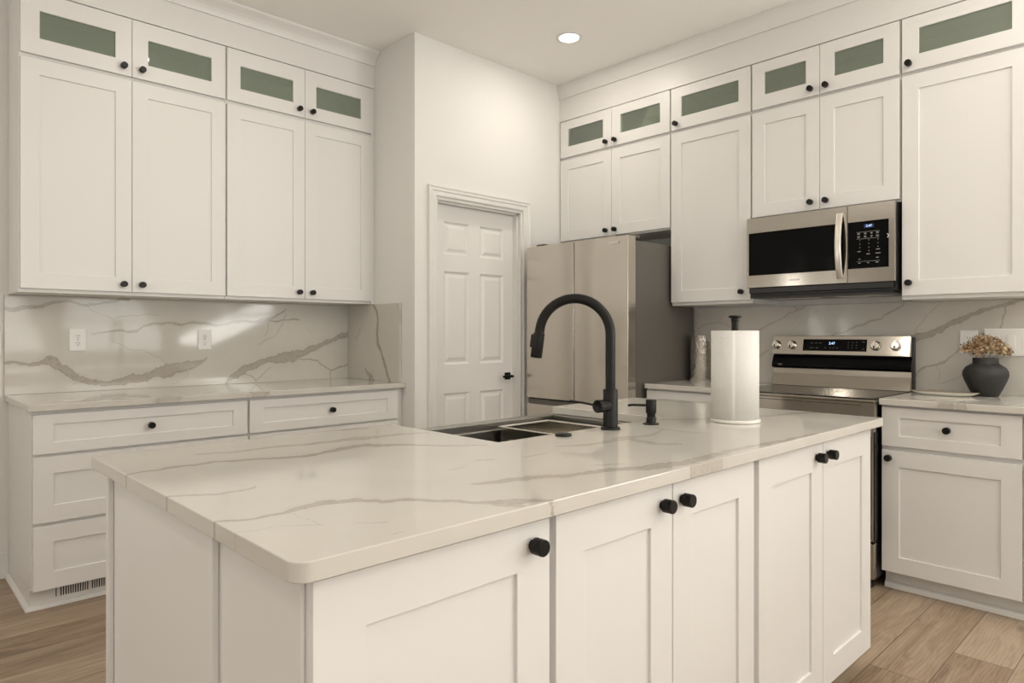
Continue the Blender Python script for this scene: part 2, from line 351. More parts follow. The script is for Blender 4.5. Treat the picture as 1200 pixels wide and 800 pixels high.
hb = MB().box(3.296, 3.346, YD+.060, YD+.07, .897, .947); hb.tube([(3.321, YD+.06, .922), (3.321, YD+.02, .922)], .010)
hb.box(3.235, 3.329, YD+.008, YD+.022, .914, .930)
obj('door_handle', hb, M['black'], dl, .001)['label'] = 'black square lever handle'
obj('strike_plate', MB().box(DX1-J-.0015, DX1-J+.0005, YD+.072, YD+.10, .895, .95), M['chrome'], dl)
# recessed ceiling lights: trim ring and glowing lens
lamp_ring = None
for i, (x, y) in enumerate(LAMPS):
    if i == 0:
        t = thing('recessed_ceiling_light', 'round white recessed ceiling light glowing above the refrigerator and pantry door', 'ceiling light', (x, y, CEIL))
        rg = MB().lathe([(.060, -.002), (.066, -.006), (.082, -.004), (.084, -.0005), (.084, 0), (.060, 0)], 40, closed=False); ro = obj('trim_ring', rg, M['trim'], t)
        ln = MB().lathe([(.0001, -.0035), (.061, -.0035), (.061, -.001), (.0001, -.001)], 40, closed=False); lo = obj('lens', ln, M['lamp'], t)
    else:
        t = thing('recessed_ceiling_light', 'round white recessed ceiling light added out of frame', 'ceiling light', (x, y, CEIL), group='added ceiling lights beyond the frame')
        for s in (ro, lo):
            c = s.copy(); C.objects.link(c); c.parent = t
    d = bpy.data.lights.new('lamp_glow', 'AREA'); d.shape = 'DISK'; d.size = .12; d.energy = LAMP_W; d.color = (1, .92, .80)
    o = bpy.data.objects.new('lamp_glow', d); C.objects.link(o); o.location = (x, y, CEIL-.006)

# ------------------------------------------------------------------ shaker cabinets
def knob_mesh():
    pr = [(.0095, 0), (.0105, -.001), (.0105, -.003), (.0095, -.004), (.0095, -.007), (.0145, -.0075)]
    for k_ in range(4): pr += [(.0155, -.0085-k_*.0054), (.0155, -.0128-k_*.0054), (.0147, -.0133-k_*.0054)]
    pr += [(.0153, -.0305), (.0142, -.0318), (.0001, -.0318)]
    return mesh_of('knob', MB().lathe(pr, 28, axis='y', closed=False), M['black'])
KNOB = knob_mesh()
def shaker(w, h, st, rt, rb, glass=False, th=.02, rec=.0075):
    mb = MB(); o = [(0, 0), (w, 0), (w, h), (0, h)]; i = [(st, rb), (w-st, rb), (w-st, h-rt), (st, h-rt)]
    yf, yb, yp = -th, 0, -th+rec; q = [(k_, (k_+1) % 4) for k_ in range(4)]
    vs = [(p[0], yf, p[1]) for p in o]+[(p[0], yf, p[1]) for p in i]+[(p[0], yp if not glass else yb, p[1]) for p in i]+[(p[0], yb, p[1]) for p in o]
    fs = [(a, b, 4+b, 4+a) for a, b in q]+[(4+a, 4+b, 8+b, 8+a) for a, b in q]+[(a, b, 12+b, 12+a) for a, b in q]
    if glass: fs += [(12+a, 12+b, 8+b, 8+a) for a, b in q]
    else: fs += [(8, 9, 10, 11), (12, 13, 14, 15)]
    return mb.add(vs, fs)
def cabinet(name, label, cat, loc, rotz, w, z0, z1, depth, fronts, hollow=False, end_panel=None, group=None):
    """local frame: x along the front, front face of the carcass at y=0, doors in front of it (-y)"""
    t = thing(name, label, cat, (loc[0], loc[1], 0), rotz, group)
    mb = MB(); T = .018
    if hollow:
        mb.box(0, T, 0, depth, z0, z1).box(w-T, w, 0, depth, z0, z1).box(T, w-T, 0, depth, z0, z0+T).box(T, w-T, 0, depth, z1-T, z1).box(T, w-T, depth-.008, depth, z0+T, z1-T)
        mb.box(T, .04, 0, .018, z0+T, z1-T).box(w-.04, w-T, 0, .018, z0+T, z1-T).box(.04, w-.04, 0, .018, z1-.04, z1-T).box(.04, w-.04, 0, .018, z0+T, z0+.04)
        if w > .7: mb.box(w/2-.02, w/2+.02, 0, .018, z0+.04, z1-.04)
    else: mb.box(0, w, 0, depth, z0, z1)
    obj('carcass', mb, M['cab'], t, .0008, 1)
    for f in fronts:
        x0, x1, a, b = f['r']; st = f.get('st', .075); rt = f.get('rt', .075); rb = f.get('rb', .075)
        d = obj(f.get('kind', 'door'), shaker(x1-x0, b-a, st, rt, rb, f.get('glass', False)), M['cab'], t, .0011, 2); d.location = (x0, -.0005, a)
        if f.get('glass'):
            obj('glass_pane', MB().box(st-.006, x1-x0-st+.006, -.011, -.007, rb-.0, b-a-rt+.0), M['pane'], d)['label'] = 'tinted glass pane'
        if f.get('knob'):
            kn = bpy.data.objects.new('knob', KNOB); C.objects.link(kn); kn.parent = d; kn.location = (f['knob'][0]-x0, -.02, f['knob'][1]-a); kn['label'] = 'black ribbed metal knob'
    return t
def D(x0, x1, z0, z1, knob=None, **k_): return dict(r=(x0, x1, z0, z1), knob=knob, **k_)
# ---- upper cabinets on the left wall (front faces look towards -y)
YU = 3.914; DU = YL-.002-YU
UL = [(.53, .958, (.003, .475, .480, .956), 'at the left end of the wall'), (1.490, .953, (.003, .475, .480, .948), 'beside the grey side wall of the pantry')]
for i, (x, w_, (a, b, c, d), where) in enumerate(UL):
    kz = 1.477; e = w_
    g = [(.078, .472), (.480, .955)][0]
    cabinet('wall_cabinet', ['tall white two-door shaker wall cabinet, leftmost over the long stone backsplash', 'tall white two-door wall cabinet beside the grey pantry side wall'][i], 'cabinet', (x, YU), 0, w_, 1.42, 2.541, DU,
            [D(.006, .4775, 1.438, 2.532, (.4775-.040, kz)), D(.480, w_-.004, 1.438, 2.532, (.481+.043, kz))])
    cabinet('glass_door_cabinet', ['small white cabinet with two glass doors, leftmost under the left ceiling moulding', 'small white cabinet with two glass doors, under the moulding nearest the pantry wall'][i], 'cabinet', (x, YU), 0, w_, 2.5415, 2.857, DU,
            [D(.006, .4775, 2.553, 2.851, (.476-.038, 2.597), glass=True, rt=.088, rb=.079), D(.480, w_-.004, 2.553, 2.851, (.481+.043, 2.597), glass=True, rt=.088, rb=.079)], hollow=True)
obj_f = struct('trim_3', MB().box(2.4435, XW-.0005, YU-.012, YU+.006, 1.42, 2.857), M['cab'])         # scribe filler to the wall
# ---- upper cabinets on the right wall (front faces look towards -x): local x runs towards -y
XU = 3.820; DR = XR-.002-XU; RR = R(-90)
def right(name, label, cat, ytop, w_, z0, z1, fr, hollow=False, xf=XU, dep=DR, **k_): return cabinet(name, label, cat, (xf, ytop), RR, w_, z0, z1, dep, fr, hollow, **k_)
GZ = dict(glass=True, rt=.064, rb=.077)
ZB, ZT = 2.532, 2.8185
# fridge unit
right('wall_cabinet', 'short white two-door wall cabinet above the refrigerator', 'cabinet', 3.436, .968, 1.905, ZB-.0005, [D(.006, .486, 1.916, 2.522, (.484-.04, 1.953)), D(.4885, .964, 1.916, 2.522, (.490+.033, 1.953))])
right('glass_door_cabinet', 'small two-door glass cabinet in the ceiling corner beside the pantry door wall', 'cabinet', 3.436, .968, ZB, ZT, [D(.006, .486, 2.542, 2.812, (.484-.04, 2.579), **GZ), D(.4885, .964, 2.542, 2.812, (.490+.033, 2.579), **GZ)], True)
# single unit between fridge and microwave
right('wall_cabinet', 'tall white single-door wall cabinet between refrigerator and microwave', 'cabinet', 2.466, .555, 1.405, ZB-.0005, [D(.004, .549, 1.425, 2.522, (.549-.052, 1.474))])
right('glass_door_cabinet', 'small single glass-door cabinet with its knob at lower left, between two pairs of glass doors', 'cabinet', 2.466, .555, ZB, ZT, [D(.004, .549, 2.542, 2.812, (.004+.040, 2.579), **GZ)], True)
# microwave unit
right('wall_cabinet', 'short white two-door wall cabinet directly above the microwave', 'cabinet', 1.909, .796, 1.896, ZB-.0005, [D(.004, .394, 1.908, 2.522, (.393-.045, 1.951)), D(.3965, .792, 1.908, 2.522, (.397+.034, 1.951))])
right('glass_door_cabinet', 'small white two-door glass cabinet high over the microwave', 'cabinet', 1.909, .796, ZB, ZT, [D(.004, .394, 2.542, 2.812, (.393-.045, 2.579), **GZ), D(.3965, .792, 2.542, 2.812, (.397+.034, 2.579), **GZ)], True)
# right unit
right('wall_cabinet', 'tall white single-door wall cabinet right of the microwave', 'cabinet', 1.111, .54, 1.395, ZB-.0005, [D(.006, .536, 1.415, 2.522, (.006+.033, 1.478))])
right('glass_door_cabinet', 'wide single glass-door cabinet at the top right, cut by the frame', 'cabinet', 1.111, .54, ZB, ZT, [D(.006, .536, 2.542, 2.812, (.006+.033, 2.579), **GZ)], True)
# soffit boards and crown mouldings
struct('trim_4', MB().box(.53, XW-.0005, YU-.018, YU, 2.8575, CEIL-.001).box(.53, .548, YU, YL, 2.8575, CEIL-.001), M['cab'])
struct('trim_5', MB().box(XU-.018, XU, .571, YD-.0005, ZT+.0005, CEIL-.001), M['cab'])
cp = [(0, 0), (.010, 0), (.012, .008), (.017, .020), (.026, .036), (.040, .052), (.056, .064), (.066, .071), (.068, .086), (0, .086)]
yc = YU-.018
mbc = MB(); n = len(cp)
mbc.add([(XW-.0005, yc-p, CEIL-.087+h) for p, h in cp]+[(.53-p, yc-p, CEIL-.087+h) for p, h in cp]+[(.53-p, YL, CEIL-.087+h) for p, h in cp],
        [(i, (i+1) % n, n+(i+1) % n, n+i) for i in range(n)]+[(n+i, n+(i+1) % n, 2*n+(i+1) % n, 2*n+i) for i in range(n)]+[tuple(range(n)), tuple(range(2*n, 3*n))])
struct('trim_6', mbc, M['trim'])
cp2 = [(0, 0), (.012, 0), (.013, .006), (.016, .020), (.028, .060), (.032, .080), (.034, .104), (0, .104)]
xc = XU-.018; n = len(cp2)
struct('trim_7', MB().add([(xc-p, YD-.0005, CEIL-.105+h) for p, h in cp2]+[(xc-p, .571, CEIL-.105+h) for p, h in cp2], [(i, (i+1) % n, n+(i+1) % n, n+i) for i in range(n)]+[tuple(range(n)), tuple(range(n, 2*n))]), M['trim'])
# ---- base cabinets, left wall
YB = 3.58
for i, (x, w_, lab) in enumerate(((.53, .950, 'white three-drawer base cabinet at the left end, vent grille at its foot'), (1.4805, .986, 'white drawer base cabinet partly behind the island, next to the pantry'))):
    fr = [D(.005, w_-.007 if i == 0 else w_-.043, a, b, ((w_-.004)/2 if i == 0 else (w_-.018)/2, (a+b)/2+.003), kind='drawer', rt=rt, rb=rb) for (a, b, rt, rb) in ((.693, .867, .045, .05), (.391, .680, .075, .075), (.097, .378, .075, .075))]
    if i == 0: fr[1]['knob'] = (fr[1]['knob'][0], .54); 
    cabinet('drawer_cabinet', lab, 'cabinet', (x, YB), 0, w_, .1, .8835, YL-.002-YB, fr)
struct('trim_8', MB().box(.53, .548, 3.625, YL-.001, .0, .0995).box(.548, XW-.001, 3.625, 3.643, 0, .0995), M['cab'])   # toe board
cps = [(0, 0), (.016, 0), (.015, .008), (.010, .015), (0, .019)]
n = len(cps)
struct('trim_9', MB().add([(.53-p, YL-.031, h) for p, h in cps]+[(.53-p, 3.6245-p, h) for p, h in cps]+[(XW-.001, 3.6245-p, h) for p, h in cps], [(i, (i+1) % n, n+(i+1) % n, n+i) for i in range(n)]+[(n+i, n+(i+1) % n, 2*n+(i+1) % n, 2*n+i) for i in range(n)]+[tuple(range(n)), tuple(range(2*n, 3*n))]), M['trim'])
vt = thing('floor_vent', 'low metal register with dark slots under the left drawer cabinet', 'vent', (.62, 3.6245, .03))
mb = MB()
mb.box(0, .34, -.003, 0, 0, .008).box(0, .34, -.003, 0, .052, .060).box(0, .008, -.003, 0, .008, .052).box(.332, .34, -.003, 0, .008, .052)
k_ = .012
j = 0
while k_ < .328:
    mb.box(k_, k_+(.0045 if j % 13 else .010), -.003, 0, .008, .052); k_ += .0095; j += 1
obj('grille', mb, M['trim'], vt); obj('duct_opening', MB().box(.008, .332, -.0008, -.0002, .008, .052), M['void'], vt)
# ---- base cabinets, right wall
XB = 3.54; DB = XR-.002-XB
right('base_cabinet', 'white base cabinet with one drawer over one door, right of the range', 'cabinet', 1.116, .554, .1, .8835, [D(.005, .549, .690, .873, (.277, .787), kind='drawer', rt=.048, rb=.050), D(.005, .549, .093, .668, (.005+.032, .634))], xf=XB, dep=DB)
right('base_cabinet', 'base cabinet at the right frame edge, only a sliver shows', 'cabinet', .5615, .56, .1, .8835, [D(.005, .555, .690, .873, (.28, .787), kind='drawer', rt=.048, rb=.050), D(.005, .555, .093, .668, (.005+.032, .634))], xf=XB, dep=DB)
right('base_cabinet', 'white base cabinet between refrigerator and range, behind the sink', 'cabinet', 2.462, .553, .1, .8835, [D(.005, .548, .690, .873, (.277, .787), kind='drawer', rt=.048, rb=.050), D(.005, .548, .093, .668, (.548-.032, .634))], xf=XB, dep=DB)
struct('trim_10', MB().box(3.590, 3.608, .001, 1.115, 0, .0995).box(3.590, 3.608, 1.91, 2.461, 0, .0995), M['cab'])
n = len(cps)
struct('trim_11', MB().add([(3.5895-p*1.2, 1.115, h*1.6) for p, h in cps]+[(3.5895-p*1.2, 0, h*1.6) for p, h in cps], [(i, (i+1) % n, n+(i+1) % n, n+i) for i in range(n)]+[tuple(range(n)), tuple(range(n, 2*n))]), M['trim'])
# ---- island cabinets
FY = .892; IX = .452
def isl(label, x0, x1, fr, dep=.318): return cabinet('island_cabinet', label, 'cabinet', (x0, FY), 0, x1-x0, .1, .8835, dep, [D(f[0]-x0, f[1]-x0, .083, .874, (f[2]-x0, .833), st=.085, rt=.085, rb=.085) for f in fr])
isl('nearest island cabinet, one wide white door with a knob at top right', IX, .943, [(.4525, .935, .888)])
isl('middle island cabinet, two white doors with knobs together', .9435, 1.763, [(.953, 1.350, 1.308), (1.3535, 1.749, 1.389)])
isl('far end island cabinet of two narrow doors, facing the range', 1.7635, 2.650, [(1.778, 2.2125, 2.162), (2.2155, 2.643, 2.249)])
# end battens on the nearest cabinet and the back cabinets
def backcab(label, x0, x1, z1, doors):
    # faces away from the camera: local x runs towards -x
    return cabinet('island_cabinet', label, 'cabinet', (x1, 1.925), R(180), x1-x0, .1, z1, 1.925-1.2115, [D(x1-b, x1-a, .093, z1-.012, None) for a, b in doors])
bk = backcab('deep island cabinet under the left end of the counter, plain greige end panel', IX, 1.292, .8835, [(.46, .87), (.874, 1.286)])
backcab('island cabinet holding the apron sink', 1.2925, 2.120, .60, [(1.30, 1.704), (1.708, 2.112)])
backcab('island cabinet at the range end, behind the soap dispenser', 2.1205, 2.650, .8835, [(2.13, 2.64)])
struct('trim_12', MB().box(IX-.0125, IX-.0005, 1.902, 1.925, .0, .8835).box(IX-.0125, IX-.0005, 1.212, 1.234, .0, .8835).box(IX-.006, IX-.0005, .893, .903, .0, .8835), M['cab'], bevel=.001)
struct('trim_13', MB().box(IX, IX+.018, .965, 1.86, 0, .0995).box(IX+.018, 2.632, .965, .983, 0, .0995).box(2.632, 2.650, .965, 1.86, 0, .0995).box(IX+.018, 2.632, 1.842, 1.86, 0, .0995), M['cab'])
VEIN_LEFT = [(0.6,[(0.512,1.348,0.009),(0.564,1.345,0.0108),(0.626,1.359,0.0087),(0.7,1.379,0.007),(0.775,1.395,0.0063),(0.833,1.38,0.0062),(0.872,1.375,0.0063),(0.932,1.386,0.0053),(1.004,1.4,0.0066),(1.067,1.413,0.0088)]),(0.35,[(0.872,1.37,0.0016),(0.902,1.342,0.002),(0.963,1.32,0.0021),(0.994,1.303,0.0022),(1.057,1.318,0.0025),(1.121,1.323,0.0025),(1.221,1.327,0.0025)]),(0.6,[(0.892,1.221,0.0027),(0.963,1.232,0.0036),(1.025,1.241,0.0063),(1.11,1.236,0.0064),(1.176,1.273,0.0062),(1.243,1.278,0.006),(1.348,1.274,0.006),(1.48,1.285,0.006),(1.543,1.272,0.0071),(1.606,1.282,0.005),(1.792,1.295,0.0049),(1.932,1.301,0.0049),(2.079,1.315,0.0049)]),(0.6,[(1.658,1.291,0.0044),(1.792,1.298,0.0055),(1.876,1.319,0.0078),(1.932,1.345,0.0058),(1.99,1.383,0.0037)]),(0.35,[(1.883,1.31,0.0027),(1.869,1.241,0.0026),(1.848,1.207,0.0023)]),(0.35,[(1.99,1.346,0.0033),(1.954,1.262,0.0031),(1.904,1.2,0.0027),(1.806,1.153,0.003)]),(0.35,[(0.994,1.18,0.002),(1.067,1.138,0.0021),(1.143,1.13,0.0022),(1.198,1.099,0.0021),(1.255,1.061,0.0021),(1.289,1.039,0.0021)]),(0.62,[(0.508,1.077,0.0072),(0.582,1.069,0.0072),(0.654,1.069,0.0089),(0.686,1.083,0.0133),(0.718,1.079,0.0212),(0.756,1.041,0.0186),(0.794,1.012,0.0179),(0.833,0.982,0.016),(0.892,0.962,0.0146),(0.963,0.95,0.0135),(1.025,0.955,0.0156),(1.11,0.973,0.0196),(1.176,0.984,0.0198),(1.243,1.0,0.0291),(1.312,1.018,0.0315),(1.383,1.036,0.0243),(1.444,1.049,0.0139),(1.493,1.08,0.0034)]),(0.3,[(0.833,0.976,0.0021),(0.794,0.944,0.0021)]),(0.3,[(1.383,1.026,0.0025),(1.377,0.963,0.0018),(1.289,0.93,0.0023)]),(0.62,[(1.606,0.918,0.0059),(1.645,0.958,0.016),(1.725,1.008,0.02),(1.834,1.045,0.016),(1.932,1.058,0.0245),(2.034,1.071,0.0378),(2.109,1.093,0.0208),(2.201,1.128,0.0153),(2.296,1.17,0.0165),(2.377,1.206,0.0172),(2.447,1.216,0.0208)]),(0.55,[(1.725,0.974,0.0027),(1.792,0.925,0.0033),(1.848,0.976,0.0025),(1.89,1.009,0.0026)]),(0.55,[(1.976,1.034,0.0044),(2.109,1.051,0.0048),(2.217,1.041,0.0046),(2.264,1.003,0.0036),(2.312,0.973,0.0048),(2.377,0.995,0.0046),(2.447,1.012,0.0047)]),(0.6,[(2.312,0.973,0.003),(2.312,0.919,0.003)]),(0.25,[(2.139,1.256,0.0024),(2.17,1.221,0.0022)])]
VEIN_SIDE = [(0.75,[(3.878,1.415,0.0064),(3.832,1.354,0.0097),(3.826,1.27,0.0105),(3.826,1.158,0.0121),(3.763,1.061,0.0095),(3.721,0.979,0.0099),(3.682,0.912,0.0102)]),(0.6,[(3.978,0.991,0.0055),(3.917,0.943,0.0166),(3.883,0.902,0.021)]),(0.25,[(4.038,1.257,0.0064),(4.107,1.184,0.0064)]),(0.2,[(3.593,1.403,0.0074),(3.557,1.174,0.0075)])]
VEIN_RIGHT = [(0.62,[(1.141,1.195,0.0197),(1.097,1.209,0.0167),(1.047,1.232,0.0146),(0.998,1.257,0.0127),(0.949,1.285,0.0121),(0.902,1.304,0.0115),(0.855,1.327,0.009),(0.81,1.345,0.0085),(0.765,1.358,0.0078),(0.721,1.372,0.009),(0.686,1.387,0.0073),(0.652,1.404,0.0072)]),(0.5,[(0.734,1.357,0.0048),(0.743,1.301,0.0045),(0.752,1.252,0.0045)]),(0.55,[(1.136,0.983,0.0039),(1.113,1.025,0.0033),(1.082,1.046,0.005),(1.042,1.056,0.0047),(1.008,1.068,0.0052),(0.983,1.086,0.0035),(0.959,1.109,0.0031),(0.93,1.143,0.0037),(0.907,1.165,0.0026)]),(0.3,[(1.037,1.056,0.0021),(1.017,1.023,0.0024),(1.027,0.96,0.0018),(0.973,0.974,0.0025),(0.94,0.995,0.0024),(0.907,1.008,0.0025)]),(0.35,[(1.135,1.23,0.0023),(1.124,1.26,0.0021),(1.086,1.315,0.0019),(1.049,1.354,0.002),(1.007,1.389,0.0021),(0.981,1.412,0.002)]),(0.45,[(1.271,1.331,0.0033),(1.236,1.356,0.0031),(1.202,1.374,0.0026),(1.191,1.398,0.0025),(1.163,1.422,0.003)]),(0.5,[(1.57,1.214,0.0038),(1.463,1.252,0.0043),(1.393,1.275,0.006),(1.304,1.304,0.0036),(1.228,1.356,0.0029),(1.185,1.39,0.0026),(1.164,1.419,0.0028)]),(0.45,[(2.017,1.248,0.0036),(1.919,1.294,0.0039),(1.824,1.352,0.0041),(1.745,1.376,0.0066),(1.694,1.407,0.004),(1.644,1.431,0.0032)]),(0.5,[(1.811,1.411,0.0035),(1.778,1.371,0.0035)]),(0.4,[(2.475,1.25,0.0033),(2.394,1.286,0.0034),(2.315,1.299,0.0033),(2.222,1.27,0.0034)]),(0.35,[(2.031,1.064,0.006),(1.96,1.12,0.0055)]),(0.25,[(2.315,1.299,0.0027),(2.238,1.383,0.0029)]),(0.2,[(1.824,1.214,0.0023),(1.745,1.292,0.0023),(1.644,1.367,0.0024)])]
VEIN_ISLAND = [(0.6,[(0.417,1.643,0.0048),(0.489,1.652,0.0058),(0.518,1.664,0.01),(0.607,1.666,0.0104),(0.697,1.633,0.0113),(0.794,1.586,0.0111),(0.862,1.599,0.0099),(0.921,1.615,0.0175),(0.958,1.627,0.019),(1.003,1.622,0.0233),(1.046,1.582,0.0156),(1.122,1.508,0.0087),(1.185,1.438,0.0058),(1.241,1.394,0.0042)]),(0.45,[(0.619,1.798,0.0068),(0.689,1.766,0.0082),(0.796,1.772,0.0112),(0.885,1.746,0.0115),(0.974,1.743,0.0139),(1.038,1.748,0.0242),(1.101,1.733,0.0201),(1.19,1.73,0.0134),(1.263,1.698,0.0088)]),(0.4,[(1.014,1.962,0.0092),(1.081,1.95,0.0129),(1.131,1.942,0.02),(1.18,1.908,0.0102)]),(0.5,[(0.414,1.372,0.0045),(0.426,1.365,0.0051),(0.458,1.344,0.0056),(0.49,1.323,0.0059),(0.531,1.323,0.007),(0.551,1.323,0.0048),(0.573,1.344,0.0018)]),(0.58,[(0.409,1.133,0.0036),(0.425,1.13,0.0045),(0.474,1.105,0.0049),(0.527,1.106,0.0064),(0.554,1.12,0.0095),(0.588,1.121,0.0129),(0.613,1.122,0.0149),(0.654,1.101,0.0138),(0.663,1.087,0.0077),(0.682,1.074,0.0089),(0.686,1.052,0.0079),(0.726,1.041,0.011),(0.75,1.008,0.0092),(0.782,0.973,0.008),(0.806,0.929,0.008),(0.824,0.903,0.007)]),(0.3,[(0.532,1.094,0.0016),(0.531,1.043,0.0016),(0.53,0.995,0.0016)]),(0.25,[(0.578,0.97,0.0028),(0.595,0.947,0.003),(0.619,0.938,0.0028)]),(0.25,[(0.585,0.873,0.0021),(0.604,0.873,0.0024)]),(0.2,[(0.408,1.049,0.0023),(0.471,1.039,0.0027),(0.529,0.996,0.0026)]),(0.3,[(0.959,1.2,0.0041),(0.989,1.199,0.0028),(1.036,1.225,0.0018)]),(0.45,[(0.899,1.052,0.0046),(0.925,1.039,0.0078),(0.948,1.028,0.0101)]),(0.52,[(0.907,1.045,0.0073),(0.943,1.033,0.0098),(0.987,1.028,0.0135),(1.034,1.014,0.0164),(1.075,0.987,0.0129),(1.118,0.971,0.0122),(1.159,0.962,0.0134),(1.202,0.953,0.0161),(1.245,0.934,0.0134),(1.276,0.918,0.0181),(1.306,0.902,0.0194),(1.356,0.903,0.0171),(1.38,0.886,0.0154),(1.422,0.875,0.0181)]),(0.5,[(1.287,0.904,0.0184),(1.339,0.885,0.0177),(1.388,0.879,0.0164),(1.451,0.881,0.0168),(1.522,0.879,0.0172),(1.591,0.879,0.0124),(1.673,0.884,0.0103),(1.755,0.88,0.0118),(1.804,0.87,0.011),(1.872,0.867,0.0083),(1.97,0.865,0.0083),(2.072,0.86,0.0078),(2.118,0.855,0.0057)]),(0.5,[(0.806,0.929,0.0072),(0.826,0.914,0.012),(0.85,0.895,0.0188),(0.877,0.878,0.0149),(0.896,0.865,0.0101),(0.913,0.852,0.0076)]),(0.4,[(0.82,0.898,0.0079),(0.832,0.875,0.0078),(0.847,0.86,0.0084)]),(0.25,[(1.187,1.193,0.0051),(1.267,1.193,0.0051)]),(0.35,[(1.371,1.24,0.0074),(1.426,1.214,0.0112),(1.485,1.202,0.0101),(1.561,1.201,0.0138),(1.633,1.212,0.0265),(1.607,1.157,0.0148),(1.597,1.091,0.0159),(1.643,1.038,0.0088)]),(0.3,[(1.635,1.22,0.0186),(1.686,1.194,0.0116),(1.778,1.203,0.0053),(1.887,1.23,0.0033)]),(0.35,[(1.079,1.243,0.0067),(1.11,1.223,0.0067)]),(0.3,[(1.238,1.002,0.0057),(1.287,0.975,0.0059)]),(0.25,[(2.056,1.427,0.0126),(2.093,1.351,0.0121),(2.212,1.277,0.0113)]),(0.35,[(2.416,1.18,0.0176),(2.553,1.136,0.0176),(2.691,1.094,0.0308),(2.705,1.062,0.019)]),(0.2,[(1.858,1.29,0.0103),(1.86,1.193,0.0103),(1.871,1.093,0.0102)])]
VEIN_LCOUNTER = [(0.4,[(0.924,3.946,0.0151),(0.947,3.725,0.0367),(1.084,3.53,0.0432),(1.121,3.403,0.0433),(1.174,3.444,0.0449),(1.33,3.422,0.0401)]),(0.5,[(1.529,3.583,0.0284),(1.514,3.38,0.1249),(1.604,3.436,0.0457)]),(0.3,[(0.678,3.629,0.0377),(0.839,3.585,0.0386)])]
VEIN_RCOUNTER = [(0.5,[(3.537,0.884,0.0229),(3.482,0.831,0.0266),(3.419,0.79,0.0222),(3.627,0.798,0.0066)]),(0.25,[(3.787,1.129,0.0233),(3.606,0.93,0.0217)])]
# a vein that surfaces in the front edge of the island slab (EDGE_PATCH)
VEIN_ISLAND.append((.42, [(1.385, .845, .002), (1.42, .846, .005), (1.50, .846, .005), (1.53, .845, .002)]))
# ------------------------------------------------------------------ stone
def jag(pts, amp=.22, depth=2):
    rnd = random.Random(int(pts[0][0]*1000)+len(pts)); p = [np.array(q, float) for q in pts]
    for _ in range(depth):
        o = [p[0]]
        for a, b in zip(p[:-1], p[1:]):
            m_ = (a+b)/2; L_ = np.hypot(*(b-a)[:2])
            if L_ > .012:
                nrm = np.array([-(b-a)[1], (b-a)[0], 0])/L_; m_ = m_+nrm*(rnd.random()-.5)*amp*L_; m_[2] *= .75+.5*rnd.random(); o.append(m_)
            o.append(b)
        p = o; amp *= .8
    return p
def vein_fields(P2, veins):
    F = np.full(len(P2), -4.0); T = np.zeros(len(P2)); wt = np.full(len(P2), 1e9)
    for tone, pts in veins:
        q = jag(pts)
        for a, b in zip(q[:-1], q[1:]):
            wm = max(a[2], b[2]); r = 4.2*wm+.002
            x0, x1 = sorted((a[0], b[0])); y0, y1 = sorted((a[1], b[1]))
            idx = np.nonzero((P2[:, 0] > x0-r) & (P2[:, 0] < x1+r) & (P2[:, 1] > y0-r) & (P2[:, 1] < y1+r))[0]
            if not len(idx): continue
            d = b[:2]-a[:2]; L2 = max(float(d@d), 1e-9); rel = P2[idx]-a[:2]; t = np.clip(rel@d/L2, 0, 1)
            dist = np.hypot(*(rel-t[:, None]*d).T); w_ = a[2]+(b[2]-a[2])*t
            f = 1-dist/w_; s = f > F[idx]; F[idx[s]] = f[s]
            # tone: smooth nearest
            q_ = dist/w_; s2 = q_ < wt[idx]; wt[idx[s2]] = q_[s2]; T[idx[s2]] = tone
    return F, T
def stone_obj(name, label, cat, verts, faces, P2, veins, bevel=0):
    me = bpy.data.meshes.new(name); me.from_pydata(verts, [], faces); me.materials.append(M['stone'])
    F, T = vein_fields(P2, veins)
    for nm, arr in (('vein_field', F), ('vein_tone', T)):
        at = me.attributes.new(nm, 'FLOAT', 'POINT'); at.data.foreach_set('value', arr.astype(np.float32))
    bm = bmesh.new(); bm.from_mesh(me); bmesh.ops.recalc_face_normals(bm, faces=bm.faces); bm.to_mesh(me); bm.free()
    o = bpy.data.objects.new(name, me); C.objects.link(o)
    if bevel:
        b = o.modifiers.new('bevel', 'BEVEL'); b.width = bevel; b.segments = 3; b.limit_method = 'ANGLE'; b.angle_limit = R(45)
    return tag(o, label, cat)
